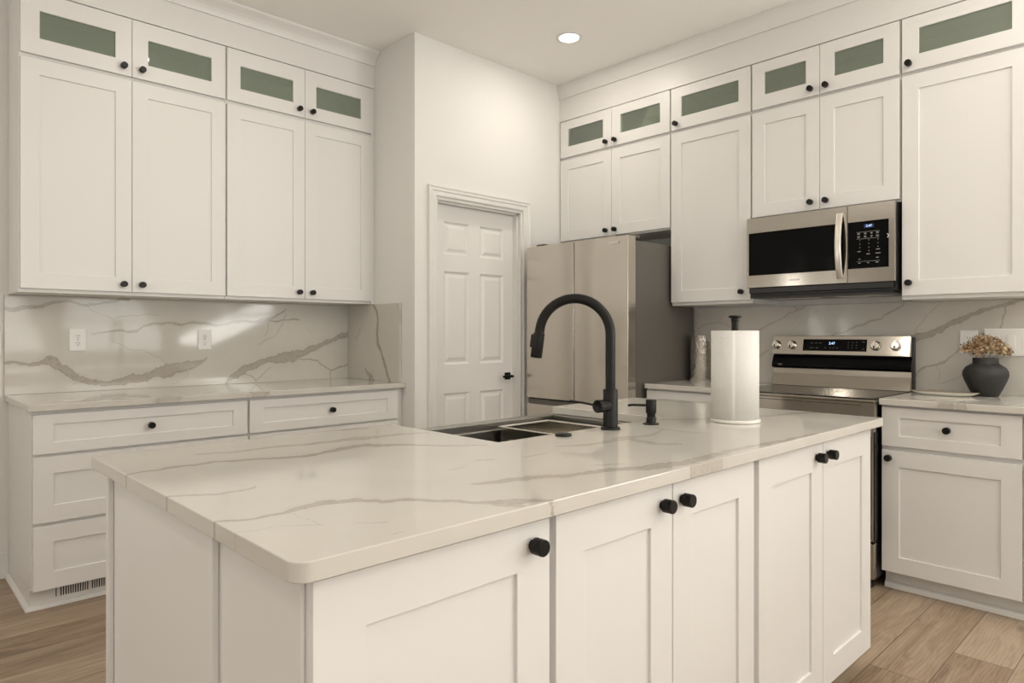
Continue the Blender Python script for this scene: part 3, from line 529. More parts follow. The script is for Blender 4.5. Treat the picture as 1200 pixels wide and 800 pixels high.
def slab(name, label, cat, ax, lo, hi, xr, yr, step, veins, bevel=.0015, holes=(), corners=()):
    """slab whose big faces are normal to axis ax (0,1,2) at lo / hi; the other two coordinates span xr, yr.
       corners: (cx, cy, r, sx, sy) rounded corners in the two plane coordinates; holes: rectangles left out"""
    def ticks(a, b, extra):
        t = set(np.round(np.linspace(a, b, max(2, int((b-a)/step)+1)), 5)); 
        for e in extra:
            if a < e < b:
                t = {v for v in t if abs(v-e) > step*.4 or v in (a, b)}; t.add(e)
        return np.array(sorted(t))
    ex = [h[0] for h in holes]+[h[1] for h in holes]+[c[0] for c in corners]; ey = [h[2] for h in holes]+[h[3] for h in holes]+[c[1] for c in corners]
    xs, ys = ticks(*xr, ex), ticks(*yr, ey); nx, ny = len(xs), len(ys)
    gx, gy = np.meshgrid(xs, ys, indexing='ij'); gx = gx.ravel().copy(); gy = gy.ravel().copy()
    for (cx, cy, r, sx, sy) in corners:
        qx, qy = (gx-cx)*sx, (gy-cy)*sy; s = (qx >= -1e-6) & (qy >= -1e-6); l = np.hypot(qx, qy); k_ = np.where(l > 1e-9, np.maximum(qx, qy)/np.maximum(l, 1e-9), 1)
        gx = np.where(s, cx+sx*qx*k_, gx); gy = np.where(s, cy+sy*qy*k_, gy)
    keep = np.ones((nx-1, ny-1), bool); mx_, my_ = (xs[:-1]+xs[1:])/2, (ys[:-1]+ys[1:])/2
    for (a, b, c, d) in holes: keep[np.ix_((mx_ > a) & (mx_ < b), (my_ > c) & (my_ < d))] = False
    used = np.zeros((nx, ny), bool)
    I, J_ = np.nonzero(keep)
    for di in (0, 1):
        for dj in (0, 1): used[I+di, J_+dj] = True
    uf = used.ravel(); idm = -np.ones(nx*ny, int); idm[uf] = np.arange(uf.sum()); n0 = int(uf.sum())
    px, py = gx[uf], gy[uf]
    g = lambda i, j: idm[i*ny+j]
    top = np.stack([g(I, J_), g(I+1, J_), g(I+1, J_+1), g(I, J_+1)], 1); faces = top.tolist(); bot = (top[:, ::-1]+n0).tolist()
    # boundary edges -> side walls
    ec = {}
    for f in faces:
        for a, b in zip(f, f[1:]+f[:1]):
            if (b, a) in ec: del ec[(b, a)]
            else: ec[(a, b)] = 1
    sides = [[b, a, a+n0, b+n0] for (a, b) in ec]
    def mk(h):
        o = np.zeros((n0, 3)); k3 = [i for i in range(3) if i != ax]; o[:, k3[0]] = px; o[:, k3[1]] = py; o[:, ax] = h; return o
    V = np.concatenate([mk(hi), mk(lo)]); P2 = np.concatenate([np.stack([px, py], 1)]*2)
    return stone_obj(name, label, cat, V.tolist(), faces+bot+sides, P2, veins, bevel)
CT = .914; CB = .8845
slab('countertop', 'white veined island countertop with a rounded near corner, sink set in it', 'countertop', 2, CB, CT, (.414, 2.695), (.845, 1.952), .0045, VEIN_ISLAND, .003,
     holes=[(1.300, 2.112, 1.410, 1.952)], corners=[(.414+.028, .845+.028, .028, -1, -1), (2.695-.006, .845+.006, .006, 1, -1)])
slab('countertop', 'long left wall countertop of veined stone with two outlets above it', 'countertop', 2, CB, CT, (.513, XW-.001), (3.535, YL-.001), .009, VEIN_LCOUNTER, .0025)
slab('countertop', 'short stone countertop right of the range, vase standing on it', 'countertop', 2, CB, CT, (3.495, XR-.001), (.0, 1.116), .009, VEIN_RCOUNTER, .0025)
slab('countertop', 'small stone countertop wedged between refrigerator and range', 'countertop', 2, CB, CT, (3.495, XR-.001), (1.909, 2.455), .012, [], .0025)
slab('backsplash', 'long veined stone backsplash with two outlets, under the left wall cabinets', 'backsplash', 1, 4.200, YL-.001, (.513, XW-.0215), (CT+.0005, 1.4185), .0032, VEIN_LEFT, .0008)
slab('backsplash', 'short brownish stone side splash on the pantry wall beside the left counter', 'backsplash', 0, XW-.0205, XW-.0005, (3.577, YL-.001), (CT+.0005, 1.4185), .004, VEIN_SIDE, .0008)
slab('backsplash', 'stone backsplash with diagonal veins behind the range and dark vase', 'backsplash', 0, 4.122, XR-.001, (.0, 2.462), (CT+.0005, 1.394), .0034, VEIN_RIGHT, .0008)

# ------------------------------------------------------------------ outlets and switches
def duplex(label, loc, rotz, decora=False, h=.118, w_=.078):
    t = thing('wall_outlet', label, 'outlet', loc, rotz)       # local: plate in xz, front towards -y
    obj('plate', MB().box(-w_/2, w_/2, -.006, 0, -h/2, h/2), M['plastic'], t, .003, 3)
    if decora:
        s = obj('socket', MB().box(-.0165, .0165, -.008, -.006, -.033, .033), M['plastic'], t, .001)
        zz = (.018, -.018)
    else:
        s = obj('socket', MB().lathe([(.0165, -.006), (.0165, -.0078), (.0155, -.0082)], 28, (0, 0, .0195), 'y').lathe([(.0165, -.006), (.0165, -.0078), (.0155, -.0082)], 28, (0, 0, -.0195), 'y'), M['plastic'], t)
        zz = (.0195, -.0195)
    mb = MB(); y = -.0084
    for z in zz:
        mb.box(-.0065, -.0045, y-.0003, y+.001, z-.001, z+.008).box(.0040, .0065, y-.0003, y+.001, z-.001, z+.007)
        mb.lathe([(.0028, y+.001), (.0028, y-.0003)], 12, (0, 0, z-.008), 'y')
    if decora: mb.box(-.006, .006, y-.0003, y+.001, -.0035, .0035)
    else: mb.lathe([(.0025, -.0055), (.0025, -.0066)], 12, (0, 0, 0), 'y')
    obj('slots', mb, M['slot'], t)
    return t
duplex('white duplex outlet on the left backsplash, nearer the wall cabinet end', (.827, 4.1995, 1.190), 0)
duplex('white duplex outlet at the middle of the left backsplash', (1.478, 4.1995, 1.186), 0)
duplex('white rectangular outlet partly behind the dried flowers', (4.1215, .886, 1.180), RR, decora=True, h=.118, w_=.078)
sw = thing('light_switch_plate', 'wide white multi-gang switch plate behind the dried flowers, cut by the frame', 'switch', (4.1215, .655, 1.180), RR)
obj('plate', MB().box(-.165, .12, -.006, 0, -.068, .068), M['plastic'], sw, .003, 3)
for k_ in range(4):
    x = -.115+k_*.062
    r_ = obj('rocker', MB().box(x-.0165, x+.0165, -.0085, -.006, -.033, .033), M['plastic'], sw, .001)
lp = thing('light_switch_plate', 'edge of a white plate on the wall at the far left of the frame', 'switch', (.462, YL-.0005, 1.170), 0)
obj('plate', MB().box(-.04, .04, -.006, 0, -.059, .059), M['plastic'], lp, .003, 3); obj('rocker', MB().box(-.0165, .0165, -.0085, -.006, -.033, .033), M['plastic'], lp, .001)

# ------------------------------------------------------------------ apron sink
SX0, SX1, SY0, SY1, ST, SB = 1.294, 2.118, 1.385, 1.975, .8835, .66
sk = thing('apron_sink', 'stainless farmhouse sink with apron front, set into the island counter', 'sink', ((SX0+SX1)/2, (SY0+SY1)/2, .6005))
ox, oy, oz = sk.location
def so(x0, x1, y0, y1, z0, z1): return (x0-ox, x1-ox, y0-oy, y1-oy, z0-oz, z1-oz)
mb = MB()
t_ = .022
mb.box(*so(SX0, SX0+t_, SY0, SY1, SB, ST-.001)).box(*so(SX1-t_, SX1, SY0, SY1, SB, ST-.001)).box(*so(SX0+t_, SX1-t_, SY0, SY0+t_, SB, ST-.001)).box(*so(SX0+t_, SX1-t_, SY1-.045, SY1, SB, ST-.001)).box(*so(SX0, SX1, SY0, SY1, SB-.012, SB))
# ledge of the workstation rim
mb.box(*so(SX0+t_, SX1-t_, SY0+t_, SY0+t_+.012, SB, ST-.03)).box(*so(SX0+t_, SX1-t_, SY1-.056, SY1-.045, SB, ST-.03))
obj('basin', mb, M['sinkst'], sk, .004, 3)
obj('apron', MB().box(*so(SX0-.002, SX1+.002, SY1, SY1+.012, SB-.012, ST-.002)), M['sinkst'], sk, .004, 3)
obj('divider', MB().box(*so(1.700, 1.716, SY0+t_+.012, SY1-.056, SB, ST-.075)), M['sinkst'], sk, .003)
obj('drain', MB().lathe([(.0001, .004), (.03, .004), (.034, .009), (.045, .010), (.047, .006)], 28, (1.50-ox, 1.69-oy, SB-oz), closed=False), M['chrome'], sk)
# supports between cabinet top and basin
obj('support_rail', MB().box(*so(SX0+.01, SX1-.01, SY0+.02, SY0+.06, .6005, SB-.012)).box(*so(SX0+.01, SX1-.01, 1.86, 1.90, .6005, SB-.012)), M['cab'], sk)
tr_ = thing('steel_tray', 'shiny steel drop-in tray resting on the right side of the sink', 'tray', (1.90, 1.68, ST-.029))
mb = MB(); tx, ty, th_ = .135, (SY1-SY0)/2-.045, .0
mb.box(-tx, tx, -.255, .222, -.045, -.043).box(-tx, -tx+.002, -.255, .222, -.043, .010).box(tx-.002, tx, -.255, .222, -.043, .010).box(-tx+.002, tx-.002, -.255, -.253, -.043, .010).box(-tx+.002, tx-.002, .220, .222, -.043, .010)
obj('pan', mb, M['chrome'], tr_, .0008)
mb = MB(); hs = [(-tx-.004, -.262, .010), (tx+.004, -.262, .010), (tx+.004, .229, .010), (-tx-.004, .229, .010), (-tx-.004, -.262, .010)]
for a, b in zip(hs[:-1], hs[1:]): mb.tube([a, b], .004, 10)
obj('rim', mb, M['chrome'], tr_)

# ------------------------------------------------------------------ faucet
fx, fy = 1.737, 1.352
fc = thing('kitchen_faucet', 'tall matte black gooseneck pull-down faucet standing at the sink edge', 'faucet', (fx, fy, CT))
obj('base_flange', MB().lathe([(.031, 0), (.031, .006), (.028, .009), (.024, .010)], 40), M['black'], fc)
obj('body', MB().lathe([(.0235, .010), (.0235, .126), (.0225, .129), (.017, .1295)], 40), M['black'], fc)
dx, dy = -.5, .866; rr_ = .1175; zc = .305
pts = [(0, 0, .128+k_*(zc-.128)/6) for k_ in range(6)]
for k_ in range(0, 25):
    a = R(k_*172/24); pts.append((dx*rr_*(1-math.cos(a)), dy*rr_*(1-math.cos(a)), zc+rr_*math.sin(a)))
a = R(172); e = Vector(pts[-1]); tg = Vector((dx*math.sin(a), dy*math.sin(a), math.cos(a))).normalized()
pts.append(tuple(e+tg*.012))
obj('spout', MB().tube(pts, .0163, 24), M['black'], fc)
e2 = e+tg*.012; e3 = e2+tg*.082
hd = obj('spray_head', MB().tube([tuple(e2-tg*.002), tuple(e2), tuple(e2+tg*.03), tuple(e3-tg*.002), tuple(e3)], [.0165, .0185, .019, .0195, .018], 28), M['black'], fc)
sd = Vector((dx, dy, 0)); up2 = tg.cross(sd.cross(tg)).normalized()
outw = (sd-tg*sd.dot(tg)).normalized(); c0 = e2+tg*.028+outw*.0205
bt = MB(); sdv = tg.cross(outw)
cor = [c0+tg*a_*.022+sdv*b_*.007+outw*c_*.005 for a_ in (-1, 1) for b_ in (-1, 1) for c_ in (-1, 1)]
bt.add([tuple(v) for v in cor], [(0,1,3,2),(4,6,7,5),(0,4,5,1),(2,3,7,6),(0,2,6,4),(1,5,7,3)])
obj('spray_button', bt, M['rubber'], hd, .002)
obj('handle_hub', MB().lathe([(.0195, -.018), (.0195, -.036), (.0185, -.037), (.0185, -.039), (.0205, -.040), (.0205, -.066), (.0185, -.068), (.0165, -.0665), (.0001, -.0655)], 36, (0, 0, .078), 'x', closed=False), M['black'], fc)
obj('lever', MB().tube([(-.052, .010, .079), (-.052, .06, .083), (-.052, .125, .0865), (-.052, .1255, .0865)], [.0042, .0038, .0034, .001], 14), M['black'], fc)
# soap dispenser
sd_ = thing('soap_dispenser', 'small black deck-mounted soap pump right of the faucet', 'soap dispenser', (1.934, 1.332, CT))
obj('collar', MB().lathe([(.0265, 0), (.0265, .004), (.018, .006), (.0165, .008), (.0165, .022), (.0145, .024), (.0145, .036), (.0155, .038)], 32), M['black'], sd_)
obj('pump_head', MB().lathe([(.0175, .038), (.0180, .040), (.0180, .082), (.017, .084)], 32), M['black'], sd_)
obj('nozzle', MB().tube([(0, 0, .064), (-.035, .052, .0645), (-.042, .062, .063), (-.043, .063, .060)], [.0045, .0042, .0045, .0045], 12), M['black'], sd_)
# air switch
asw = thing('air_switch_button', 'flat round black disposal button in the counter left of the faucet', 'button', (1.522, 1.362, CT))
obj('rim', MB().lathe([(.0250, 0), (.0255, .003), (.024, .007), (.0185, .0075), (.0175, .005), (.0001, .005)], 36, closed=False), M['black'], asw)
obj('button', MB().lathe([(.0165, .005), (.0165, .0085), (.015, .0095), (.0001, .0098)], 32, closed=False), M['bplastic'], asw)
# paper towel
px_, py_ = 2.211, 1.172
ph = thing('paper_towel_holder', 'black and white upright paper towel holder on the island', 'paper towel holder', (px_, py_, CT))
obj('base', MB().lathe([(.080, 0), (.085, .002), (.085, .010), (.081, .0125), (.0001, .0125)], 48, closed=False), M['dish'], ph)['label'] = 'round white base'
obj('rod', MB().lathe([(.012, .0125), (.012, .362)], 24), M['black'], ph)
obj('finial', MB().lathe([(.0125, .350), (.0135, .352), (.0135, .3615), (.0205, .363), (.0215, .365), (.0215, .370), (.020, .3715)], 32), M['black'], ph)
mb = MB(); pr = []; H_ = .318
rng = 72
# spiral outer sheet with a visible loose edge
vs_ = []
for i in range(rng+1):
    a = 2*math.pi*i/rng + R(205); r_ = .0790+.0026*(i/rng)
    vs_.append((r_*math.cos(a), r_*math.sin(a)))
top = [(x, y, H_) for x, y in vs_]; botm = [(x, y, .0135) for x, y in vs_]
inn = [(.021*math.cos(2*math.pi*i/rng+R(205)), .021*math.sin(2*math.pi*i/rng+R(205))) for i in range(rng+1)]
ti = [(x, y, H_) for x, y in inn]; bi = [(x, y, .0135) for x, y in inn]; n = rng+1
V = top+botm+ti+bi; Fc = []
for i in range(rng): Fc += [(i, i+1, n+i+1, n+i), (2*n+i, 3*n+i, 3*n+i+1, 2*n+i+1), (i, 2*n+i, 2*n+i+1, i+1), (n+i, n+i+1, 3*n+i+1, 3*n+i)]
Fc += [(0, n, n+rng, rng)]
mb.add(V, Fc, False)
pt = thing('paper_towel_roll', 'full white paper towel roll standing on its holder on the island', 'paper towel', (px_, py_, CT))
po = obj('roll', mb, M['paper'], pt)
for p in po.data.polygons: p.use_smooth = abs(p.normal.z) < .5 and p.area > 0
obj('core', MB().lathe([(.0205, .0135), (.0205, H_), (.019, H_), (.019, .0135)], 32, closed=False), M['card'], pt)

# ------------------------------------------------------------------ refrigerator
FX, FY0, FY1 = 3.355, 2.482, 3.350      # door plane, right and left sides
fr_ = thing('refrigerator', 'french door refrigerator in warm brushed steel with dark side, in the corner', 'refrigerator', (FX, (FY0+FY1)/2, 0))
oy = (FY0+FY1)/2
def fo(x0, x1, y0, y1, z0, z1): return (x0-FX, x1-FX, y0-oy, y1-oy, z0, z1)
obj('case', MB().box(*fo(FX+.095, 4.115, FY0+.004, FY1-.004, .04, 1.800)), M['dside'], fr_, .003)['label'] = 'dark grey enamel case'
ysp = 2.914
def fdoor(y0, y1, z0, z1, inner):
    # front slightly crowned, with a bevelled pocket edge at the meeting side
    n_ = 14; V = []; Fc = []; prof = []
    for i in range(n_+1):
        t = i/n_; y = y0+(y1-y0)*t; c = .006*(1-(2*t-1)**2)
        prof.append((FX+.006-c, y))
    if inner == 'lo': prof = [(FX+.040, y0), (FX+.014, y0+.006)]+[(x, y) for x, y in prof if y > y0+.03]
    if inner == 'hi': prof = [(x, y) for x, y in prof if y < y1-.03]+[(FX+.014, y1-.006), (FX+.040, y1)]
    prof += [(FX+.085, y1), (FX+.085, y0)]
    m_ = len(prof); V = [(x-FX, y-oy, z0) for x, y in prof]+[(x-FX, y-oy, z1) for x, y in prof]
    return MB().add(V, [(i, (i+1) % m_, m_+(i+1) % m_, m_+i) for i in range(m_)]+[tuple(range(m_)), tuple(range(m_, 2*m_))])
d1 = obj('door', fdoor(FY0, ysp-.003, .781, 1.825, None), M['fridge'], fr_, .002)
d2 = obj('door', fdoor(ysp+.003, FY1, .781, 1.825, None), M['fridge'], fr_, .002)
obj('badge', MB().box(*fo(FX-.003, FX-.001, 2.545, 2.622, 1.782, 1.792)), M['chrome'], d1)
obj('freezer_drawer', fdoor(FY0, FY1, .40, .738, None), M['fridge'], fr_, .002)
obj('freezer_drawer', fdoor(FY0, FY1, .06, .392, None), M['fridge'], fr_, .002)
obj('handle_recess', MB().box(*fo(FX+.018, FX+.094, FY0+.006, FY1-.006, .739, .769)), M['dside'], fr_)
obj('gap_strip', MB().box(*fo(FX+.022, FX+.094, FY0+.006, FY1-.006, .7695, .7805)), M['void'], fr_)  # black strip painted for the shaded gap below the doors
for y in (FY0+.05, FY1-.13): obj('hinge_cover', MB().box(*fo(FX+.05, FX+.20, y, y+.08, 1.8255, 1.845)), M['dside'], fr_, .004)
obj('foot', MB().box(*fo(FX+.12, FX+.16, FY0+.03, FY0+.07, 0, .04)), M['bplastic'], fr_); obj('foot', MB().box(*fo(FX+.12, FX+.16, FY1-.07, FY1-.03, 0, .04)), M['bplastic'], fr_)
obj('foot', MB().box(*fo(4.02, 4.06, FY0+.03, FY0+.07, 0, .04)), M['bplastic'], fr_); obj('foot', MB().box(*fo(4.02, 4.06, FY1-.07, FY1-.03, 0, .04)), M['bplastic'], fr_)

# ------------------------------------------------------------------ microwave
def frame_yz(x0, x1, Y0, Y1, Z0, Z1, y0, y1, z0, z1):
    """plate facing -x with a rectangular opening"""
    mb = MB(); o = [(Y0, Z0), (Y1, Z0), (Y1, Z1), (Y0, Z1)]; i = [(y0, z0), (y1, z0), (y1, z1), (y0, z1)]; q = [(k_, (k_+1) % 4) for k_ in range(4)]
    vs = [(x0, a, b) for a, b in o]+[(x0, a, b) for a, b in i]+[(x1, a, b) for a, b in i]+[(x1, a, b) for a, b in o]
    return mb.add(vs, [(a, b, 4+b, 4+a) for a, b in q]+[(4+a, 4+b, 8+b, 8+a) for a, b in q]+[(8+a, 8+b, 12+b, 12+a) for a, b in q]+[(12+a, 12+b, b, a) for a, b in q])
def local(mb, o):
    mb.v = [(a-o[0], b-o[1], c-o[2]) for a, b, c in mb.v]; return mb
MX, MY0, MY1, MZ0, MZ1 = 3.730, 1.119, 1.903, 1.488, 1.892
mo = (MX, (MY0+MY1)/2, 1.440)
mw = thing('microwave', 'stainless over-the-range microwave with black window and curved handle', 'microwave', mo)
obj('housing', local(MB().box(MX+.042, 4.118, MY0+.002, MY1-.002, 1.442, 1.8915), mo), M['bplastic'], mw, .003)['label'] = 'black housing'
ms = 1.343   # split between door and control panel
obj('door', local(frame_yz(MX, MX+.038, ms+.0015, MY1, MZ0, MZ1, ms+.022, MY1-.012, 1.560, 1.803), mo), M['steel'], mw, .002)
obj('window', local(MB().box(MX+.0025, MX+.036, ms+.0225, MY1-.0125, 1.5605, 1.8025), mo), M['bglass'], mw, .001)['label'] = 'black glass window'
cpn = obj('control_panel', local(frame_yz(MX, MX+.038, MY0, ms-.0015, MZ0, MZ1, MY0+.026, ms-.0025, 1.560, 1.803), mo), M['steel'], mw, .002)
kp = obj('keypad', local(MB().box(MX+.001, MX+.036, MY0+.0265, ms-.003, 1.5605, 1.8025), mo), M['bglass'], mw, .0008)['label'] = 'black touch keypad with white legends'
RT = (R(90), 0, R(-90))
disp = obj('display', local(MB().box(MX+.0002, MX+.0009, 1.215, 1.262, 1.768, 1.786), mo), M['glow'], mw)
text('display_digits', '2:47', .017, M['digits'], disp, (MX-.0002-mo[0], 1.238-mo[1], 1.777-mo[2]), RT)
ys_ = (1.282, 1.2385, 1.195)
for r_, row in enumerate(('123', '456', '789', ' 0 ')):
    for c_, ch in enumerate(row):
        if ch != ' ': text('key_legend', ch, .0085, M['legend'], cpn, (MX+.0004-mo[0], ys_[c_]-mo[1], 1.704-r_*.0185-mo[2]), RT)
mb = MB()
def dash(y, z, w_, h_=.0028): mb.box(MX+.0003, MX+.0009, y-w_/2, y+w_/2, z-h_/2, z+h_/2)
for y, w_ in ((1.288, .014), (1.256, .012), (1.226, .010), (1.198, .014)):
    dash(y, 1.741, w_); dash(y, 1.736, w_*.8, .0018); dash(y, 1.725, w_); dash(y, 1.720, w_*.7, .0018)
dash(1.243, 1.748, .11, .001); dash(1.243, 1.713, .11, .001); dash(1.243, 1.596, .11, .001)
for y, z, w_ in ((1.286, 1.648, .016), (1.195, 1.654, .018), (1.242, 1.633, .016), (1.195, 1.634, .024), (1.284, 1.608, .010), (1.198, 1.612, .012), (1.284, 1.588, .010), (1.242, 1.588, .010), (1.200, 1.588, .014)): dash(y, z, w_)
obj('key_markings', local(mb, mo), M['legend'], mw)
# curved swoosh on the panel edge
mb = MB(); P_ = [(1.163-.004*math.sin(a*.9)+a*.0065, 1.722-a*.005) for a in np.linspace(-1, 1.6, 10)]
mb.tube([(MX-.0002, 1.158+.012*math.cos(a), 1.722+.011*math.sin(a)-.004) for a in np.linspace(2.0, 4.2, 10)], .0016, 8)
obj('protective_film_curl', local(mb, mo), M['plastic'], mw)
text('brand_lettering', 'SAMSUNG', .0125, M['slot'], mw, (MX-.0002-mo[0], 1.622-mo[1], 1.521-mo[2]), RT)
# bowed handle
hy = 1.378; mb = MB(); N_ = 22; V = []
for i in range(N_+1):
    t = i/N_; z = 1.512+(1.858-1.512)*t; b_ = math.sin(math.pi*t)
    xo = MX-.012-.036*b_**.8; w_ = .0155; y = hy-.002*b_
    V += [(xo, y-w_, z), (xo-.004, y, z), (xo, y+w_, z), (xo+.013, y+w_*.9, z), (xo+.013, y-w_*.9, z)]
Fc = [(i*5+k_, i*5+(k_+1) % 5, (i+1)*5+(k_+1) % 5, (i+1)*5+k_) for i in range(N_) for k_ in range(5)]+[(0, 1, 2, 3, 4), tuple(N_*5+k_ for k_ in range(5))]
mb.add(V, Fc, True); mb.box(MX-.014, MX, hy-.012, hy+.012, 1.516, 1.534).box(MX-.014, MX, hy-.012, hy+.012, 1.838, 1.855)
obj('handle', local(mb, mo), M['handle'], mw, .0015)
ub = MB().box(MX+.02, 4.10, MY0+.012, MY1-.012, 1.4285, 1.4415).box(MX+.006, MX+.04, MY0+.01, MY1-.01, 1.455, 1.487)
obj('vent_louver', local(ub, mo), M['bplastic'], mw, .003)
fl_ = MB()
for (a, b) in ((1.55, 1.83), (1.18, 1.46)):
    fl_.box(MX+.12, MX+.26, a, b, 1.4265, 1.4285)
obj('grease_filter', local(fl_, mo), M['steel'], mw, .001)

# ------------------------------------------------------------------ range
GX, GY0, GY1 = 3.455, 1.122, 1.900
go = (GX, (GY0+GY1)/2, 0)
rg_ = thing('range', 'freestanding stainless electric range with black glass and rear control panel', 'range', go)
obj('body', local(MB().box(GX+.045, 4.10, GY0+.006, GY1-.006, .05, .893), go), M['bplastic'], rg_, .003)['label'] = 'black side panels'
obj('cooktop', local(MB().box(GX+.030, 4.045, GY0+.018, GY1-.018, .9085, .9125), go), M['cooktop'], rg_, .001)['label'] = 'black glass cooktop'
obj('cooktop_frame', local(MB().box(GX-.005, 4.08, GY0, GY1, .893, .908), go), M['steel'], rg_, .005)
fas = frame_yz(GX, GX+.04, GY0, GY1, .800, .8925, GY0+.055, GY1-.055, .825, .880)
obj('front_fascia', local(fas.box(GX+.006, GX+.04, GY0+.056, GY1-.056, .826, .879), go), M['steel'], rg_, .002)
dr = obj('oven_door', local(MB().box(GX-.005, GX+.042, GY0+.002, GY1-.002, .235, .793), go), M['steel'], rg_, .005)
obj('oven_window', local(MB().box(GX-.0075, GX-.0055, GY0+.012, GY1-.012, .245, .735), go), M['bglass'], dr, .001)
obj('door_edge', local(MB().box(GX-.003, GX+.040, GY0-.0005, GY0+.0015, .24, .755), go), M['bglass'], dr)
hb2 = MB().tube([(GX-.045, GY0+.07, .765), (GX-.045, GY1-.07, .765)], .011, 20).box(GX-.045, GX-.005, GY0+.085, GY0+.10, .757, .773).box(GX-.045, GX-.005, GY1-.10, GY1-.085, .757, .773)
obj('handle', local(hb2, go), M['chrome'], dr)
obj('storage_drawer', local(MB().box(GX-.004, GX+.042, GY0+.002, GY1-.002, .055, .225), go), M['steel'], rg_, .004)
for y in (GY0+.03, GY1-.07): obj('foot', local(MB().box(GX+.05, GX+.09, y, y+.04, 0, .05), go), M['bplastic'], rg_)
for y in (GY0+.03, GY1-.07): obj('foot', local(MB().box(4.03, 4.07, y, y+.04, 0, .05), go), M['bplastic'], rg_)
BY0, BY1 = 1.134, 1.930-.036
# back guard: side profile (x, z)
obj('backguard_core', local(MB().box(4.075, 4.119, BY0-.004, BY1+.004, .9085, 1.2035), go), M['bplastic'], rg_, .002)
prof = [(4.0745, 1.211), (4.0745, 1.096), (4.030, 1.100), (4.052, 1.211)]
mbp = MB().extrude(prof, lambda a, b: (a, BY0, b), lambda a, b: (a, BY1, b))
cpan = obj('control_panel', local(mbp, go), M['steel'], rg_, .002)
prof = [(4.0745, 1.018), (4.0745, .9135), (4.030, .9135), (4.050, .985), (4.056, 1.018)]
obj('backguard_lower', local(MB().extrude(prof, lambda a, b: (a, BY0, b), lambda a, b: (a, BY1, b)), go), M['dsteel'], rg_, .001)
prof = [(4.0745, 1.0955), (4.0745, 1.0185), (4.042, 1.0185), (4.034, 1.028), (4.036, 1.045), (4.060, 1.0955)]
obj('backguard_band', local(MB().extrude(prof, lambda a, b: (a, BY0-.004, b), lambda a, b: (a, BY1+.002, b)), go), M['bglass'], rg_, .001)
# tilted panel frame for the controls
def onp(y, z, off): # point on the tilted control face
    t = (z-1.100)/(1.211-1.100); x = 4.030+t*.022; nx, nz = -.981, .194
    return (x+nx*off, y, z+nz*off)
def tilt_box(y0, y1, z0, z1, d0, d1):
    V = [onp(y, z, d) for z in (z0, z1) for y in (y0, y1) for d in (d0, d1)]
    return MB().add(V, [(0,1,3,2),(4,6,7,5),(0,4,5,1),(2,3,7,6),(0,2,6,4),(1,5,7,3)])
scr = obj('display_glass', local(tilt_box(1.352, 1.706, 1.122, 1.190, -.001, .0012), go), M['bglass'], rg_)
t1 = text('display_digits', '2:47', .020, M['digits'], scr, tuple(np.array(onp(1.541, 1.166, .0018))-np.array(go)), (R(90-11.2), 0, R(-90)))
mb = MB()
for y, z, w_ in [(1.655, 1.168, .016), (1.630, 1.168, .016), (1.606, 1.168, .016), (1.655, 1.140, .022), (1.625, 1.140, .014), (1.575, 1.140, .008), (1.55, 1.140, .008), (1.53, 1.140, .008), (1.51, 1.140, .008), (1.37, 1.175, .014), (1.37, 1.135, .014)]+[(1.45-.022*i, 1.172-.015*j, .007) for i in range(3) for j in range(3)]:
    b_ = tilt_box(y-w_/2, y+w_/2, z-.0014, z+.0014, .0013, .0017); mb.add(b_.v, b_.f)
obj('display_legends', local(mb, go), simple('dim_legend', (.12, .11, .10), .6, var=.1), rg_)
ang = math.atan2(.194, .981)
for y in (1.868, 1.773, 1.306, 1.204):
    kb = MB().lathe([(.026, 0), (.027, -.003), (.0245, -.006), (.0225, -.008), (.0215, -.022), (.019, -.0245), (.0001, -.0245)], 32, axis='y', closed=False)
    kb.box(-.0055, .0055, -.031, -.023, -.0215, .0215)
    kn = obj('control_knob', kb, M['chrome'], rg_); kn.location = tuple(np.array(onp(y, 1.155, .0004))-np.array(go)); kn.rotation_euler = (-ang, R(0), R(-90))
    pn = obj('pointer', MB().box(-.004, .004, -.0316, -.0310, -.021, -.004), M['slot'], kn)
text('band_lettering', 'WiFi', .013, M['legend'], rg_, tuple(np.array((4.0335, 1.845, 1.037))-np.array(go)), RT)

# ------------------------------------------------------------------ small things on the right counters
cn = thing('hammered_canister', 'shiny hammered-metal cylinder beside the refrigerator, left of the towel roll', 'canister', (4.028, 2.385, CT))
obj('body', MB().lathe([(.064, 0), (.066, .003), (.066, .292), (.068, .297), (.066, .300), (.063, .300), (.063, .01), (.0001, .01)], 48, closed=False), M['hammer'], cn)
cn2 = thing('glass_jar', 'slim clear jar with copper bands, half hidden behind the towel roll', 'jar', (4.040, 2.268, CT))
obj('body', MB().lathe([(.030, 0), (.033, .003), (.033, .24), (.031, .245), (.029, .24), (.029, .006), (.0001, .006)], 32, closed=False), M['clear'], cn2)
for z in (.09, .115, .18, .20): obj('band', MB().lathe([(.0335, z), (.0350, z+.003), (.0335, z+.008)], 32, closed=False), M['copper'], cn2)
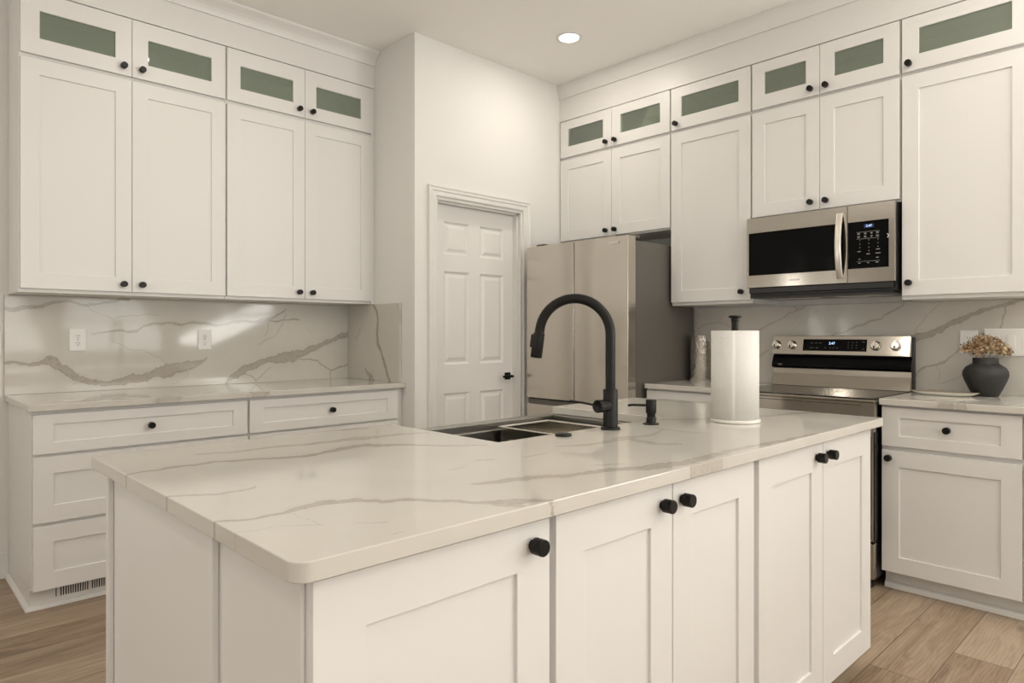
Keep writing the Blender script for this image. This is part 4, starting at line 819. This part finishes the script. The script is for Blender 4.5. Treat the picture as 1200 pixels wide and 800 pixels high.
# vase
vx, vy = 4.003, .792
va = tag(obj('vase', MB().lathe([(.0001, 0), (.050, 0), (.056, .004), (.072, .040), (.088, .075), (.0965, .104), (.095, .122), (.084, .142), (.064, .156), (.0545, .162), (.0535, .170), (.0545, .184), (.0530, .188), (.049, .187), (.0475, .170), (.045, .16), (.045, .10), (.0001, .09)], 56, closed=False), M['vase']), 'squat round charcoal ceramic vase with a short neck on the right counter', 'vase')
va.location = (vx, vy, CT)
fl = thing('dried_flower_bunch', 'bunch of tan and cream dried blossoms standing in the dark vase', 'flowers', (vx, vy, CT+.10))
rnd = random.Random(3); mb = MB(); heads = []
right_v = Vector((.7214, -.6925, 0)); fwd_v = Vector((.6925, .7214, 0))
for (u, z, dpt, r_) in [(-.082, .128, .0, .034), (-.045, .150, -.02, .036), (-.005, .165, .02, .040), (.040, .155, -.01, .040), (.080, .128, .01, .036), (.055, .118, -.045, .034), (-.055, .112, -.04, .032), (.0, .122, -.055, .034), (.005, .135, .05, .036), (.095, .110, -.02, .024), (-.098, .120, -.01, .022)]:
    c_ = right_v*u*.98+fwd_v*dpt*.7; heads.append((c_.x, c_.y, z+.012, r_))
    mid = (c_.x*.35, c_.y*.35, .085)
    mb.tube([(c_.x*.12, c_.y*.12, 0), mid, (c_.x*.75, c_.y*.75, z*.8), (c_.x, c_.y, z)], [.0013, .0012, .001, .0009], 6)
obj('stems', mb, M['stem'], fl)
for hi_, (hx, hy_, hz, r_) in enumerate(heads):
    mb = MB()
    for k_ in range(190):
        th = math.acos(1-2*rnd.random()); ph_ = rnd.random()*6.283; q = r_*(.4+.8*rnd.random())
        d_ = Vector((math.sin(th)*math.cos(ph_), math.sin(th)*math.sin(ph_), math.cos(th)*.72)); c_ = Vector((hx, hy_, hz))+d_*q
        u_ = Vector((rnd.gauss(0, 1), rnd.gauss(0, 1), rnd.gauss(0, 1))).normalized(); v_ = d_.cross(u_)
        if v_.length < .1: continue
        v_.normalize(); s_ = .0036+.0042*rnd.random(); w_v = u_.cross(v_)*s_*.5
        mb.add([tuple(c_-u_*s_), tuple(c_-v_*s_*.8+w_v), tuple(c_+u_*s_+w_v*.4), tuple(c_+v_*s_*.8-w_v)], [(0, 1, 2), (0, 2, 3)])
    h_ = obj('flower_head', mb, M['petal2' if hi_ in (5, 7) else 'petal'], fl)
# dish in front of the vase
ds = thing('oval_dish', 'flat white oval dish with a worn edge lying before the vase', 'dish', (3.90, .945, CT))
def oval(prof, a, b, n_=56):
    V = []; Fc = []
    for (s_, z) in prof:
        for k_ in range(n_):
            t = 2*math.pi*k_/n_; V.append((b*s_*math.cos(t), a*s_*math.sin(t), z))
    for i in range(len(prof)-1):
        for k_ in range(n_): Fc.append((i*n_+k_, i*n_+(k_+1) % n_, (i+1)*n_+(k_+1) % n_, (i+1)*n_+k_))
    Fc += [tuple(range(n_))[::-1], tuple((len(prof)-1)*n_+k_ for k_ in range(n_))]
    return MB().add(V, Fc, True)
obj('body', oval([(.62, 0), (.80, .004), (.98, .0165), (1.0, .018), (.97, .0185), (.80, .008), (.4, .006)], .150, .060), M['dish'], ds)
obj('rim', oval([(.985, .0180), (1.0, .0178), (1.006, .0190), (.99, .0196)], .150, .060), M['dishedge'], ds)['label'] = 'worn brown edge'
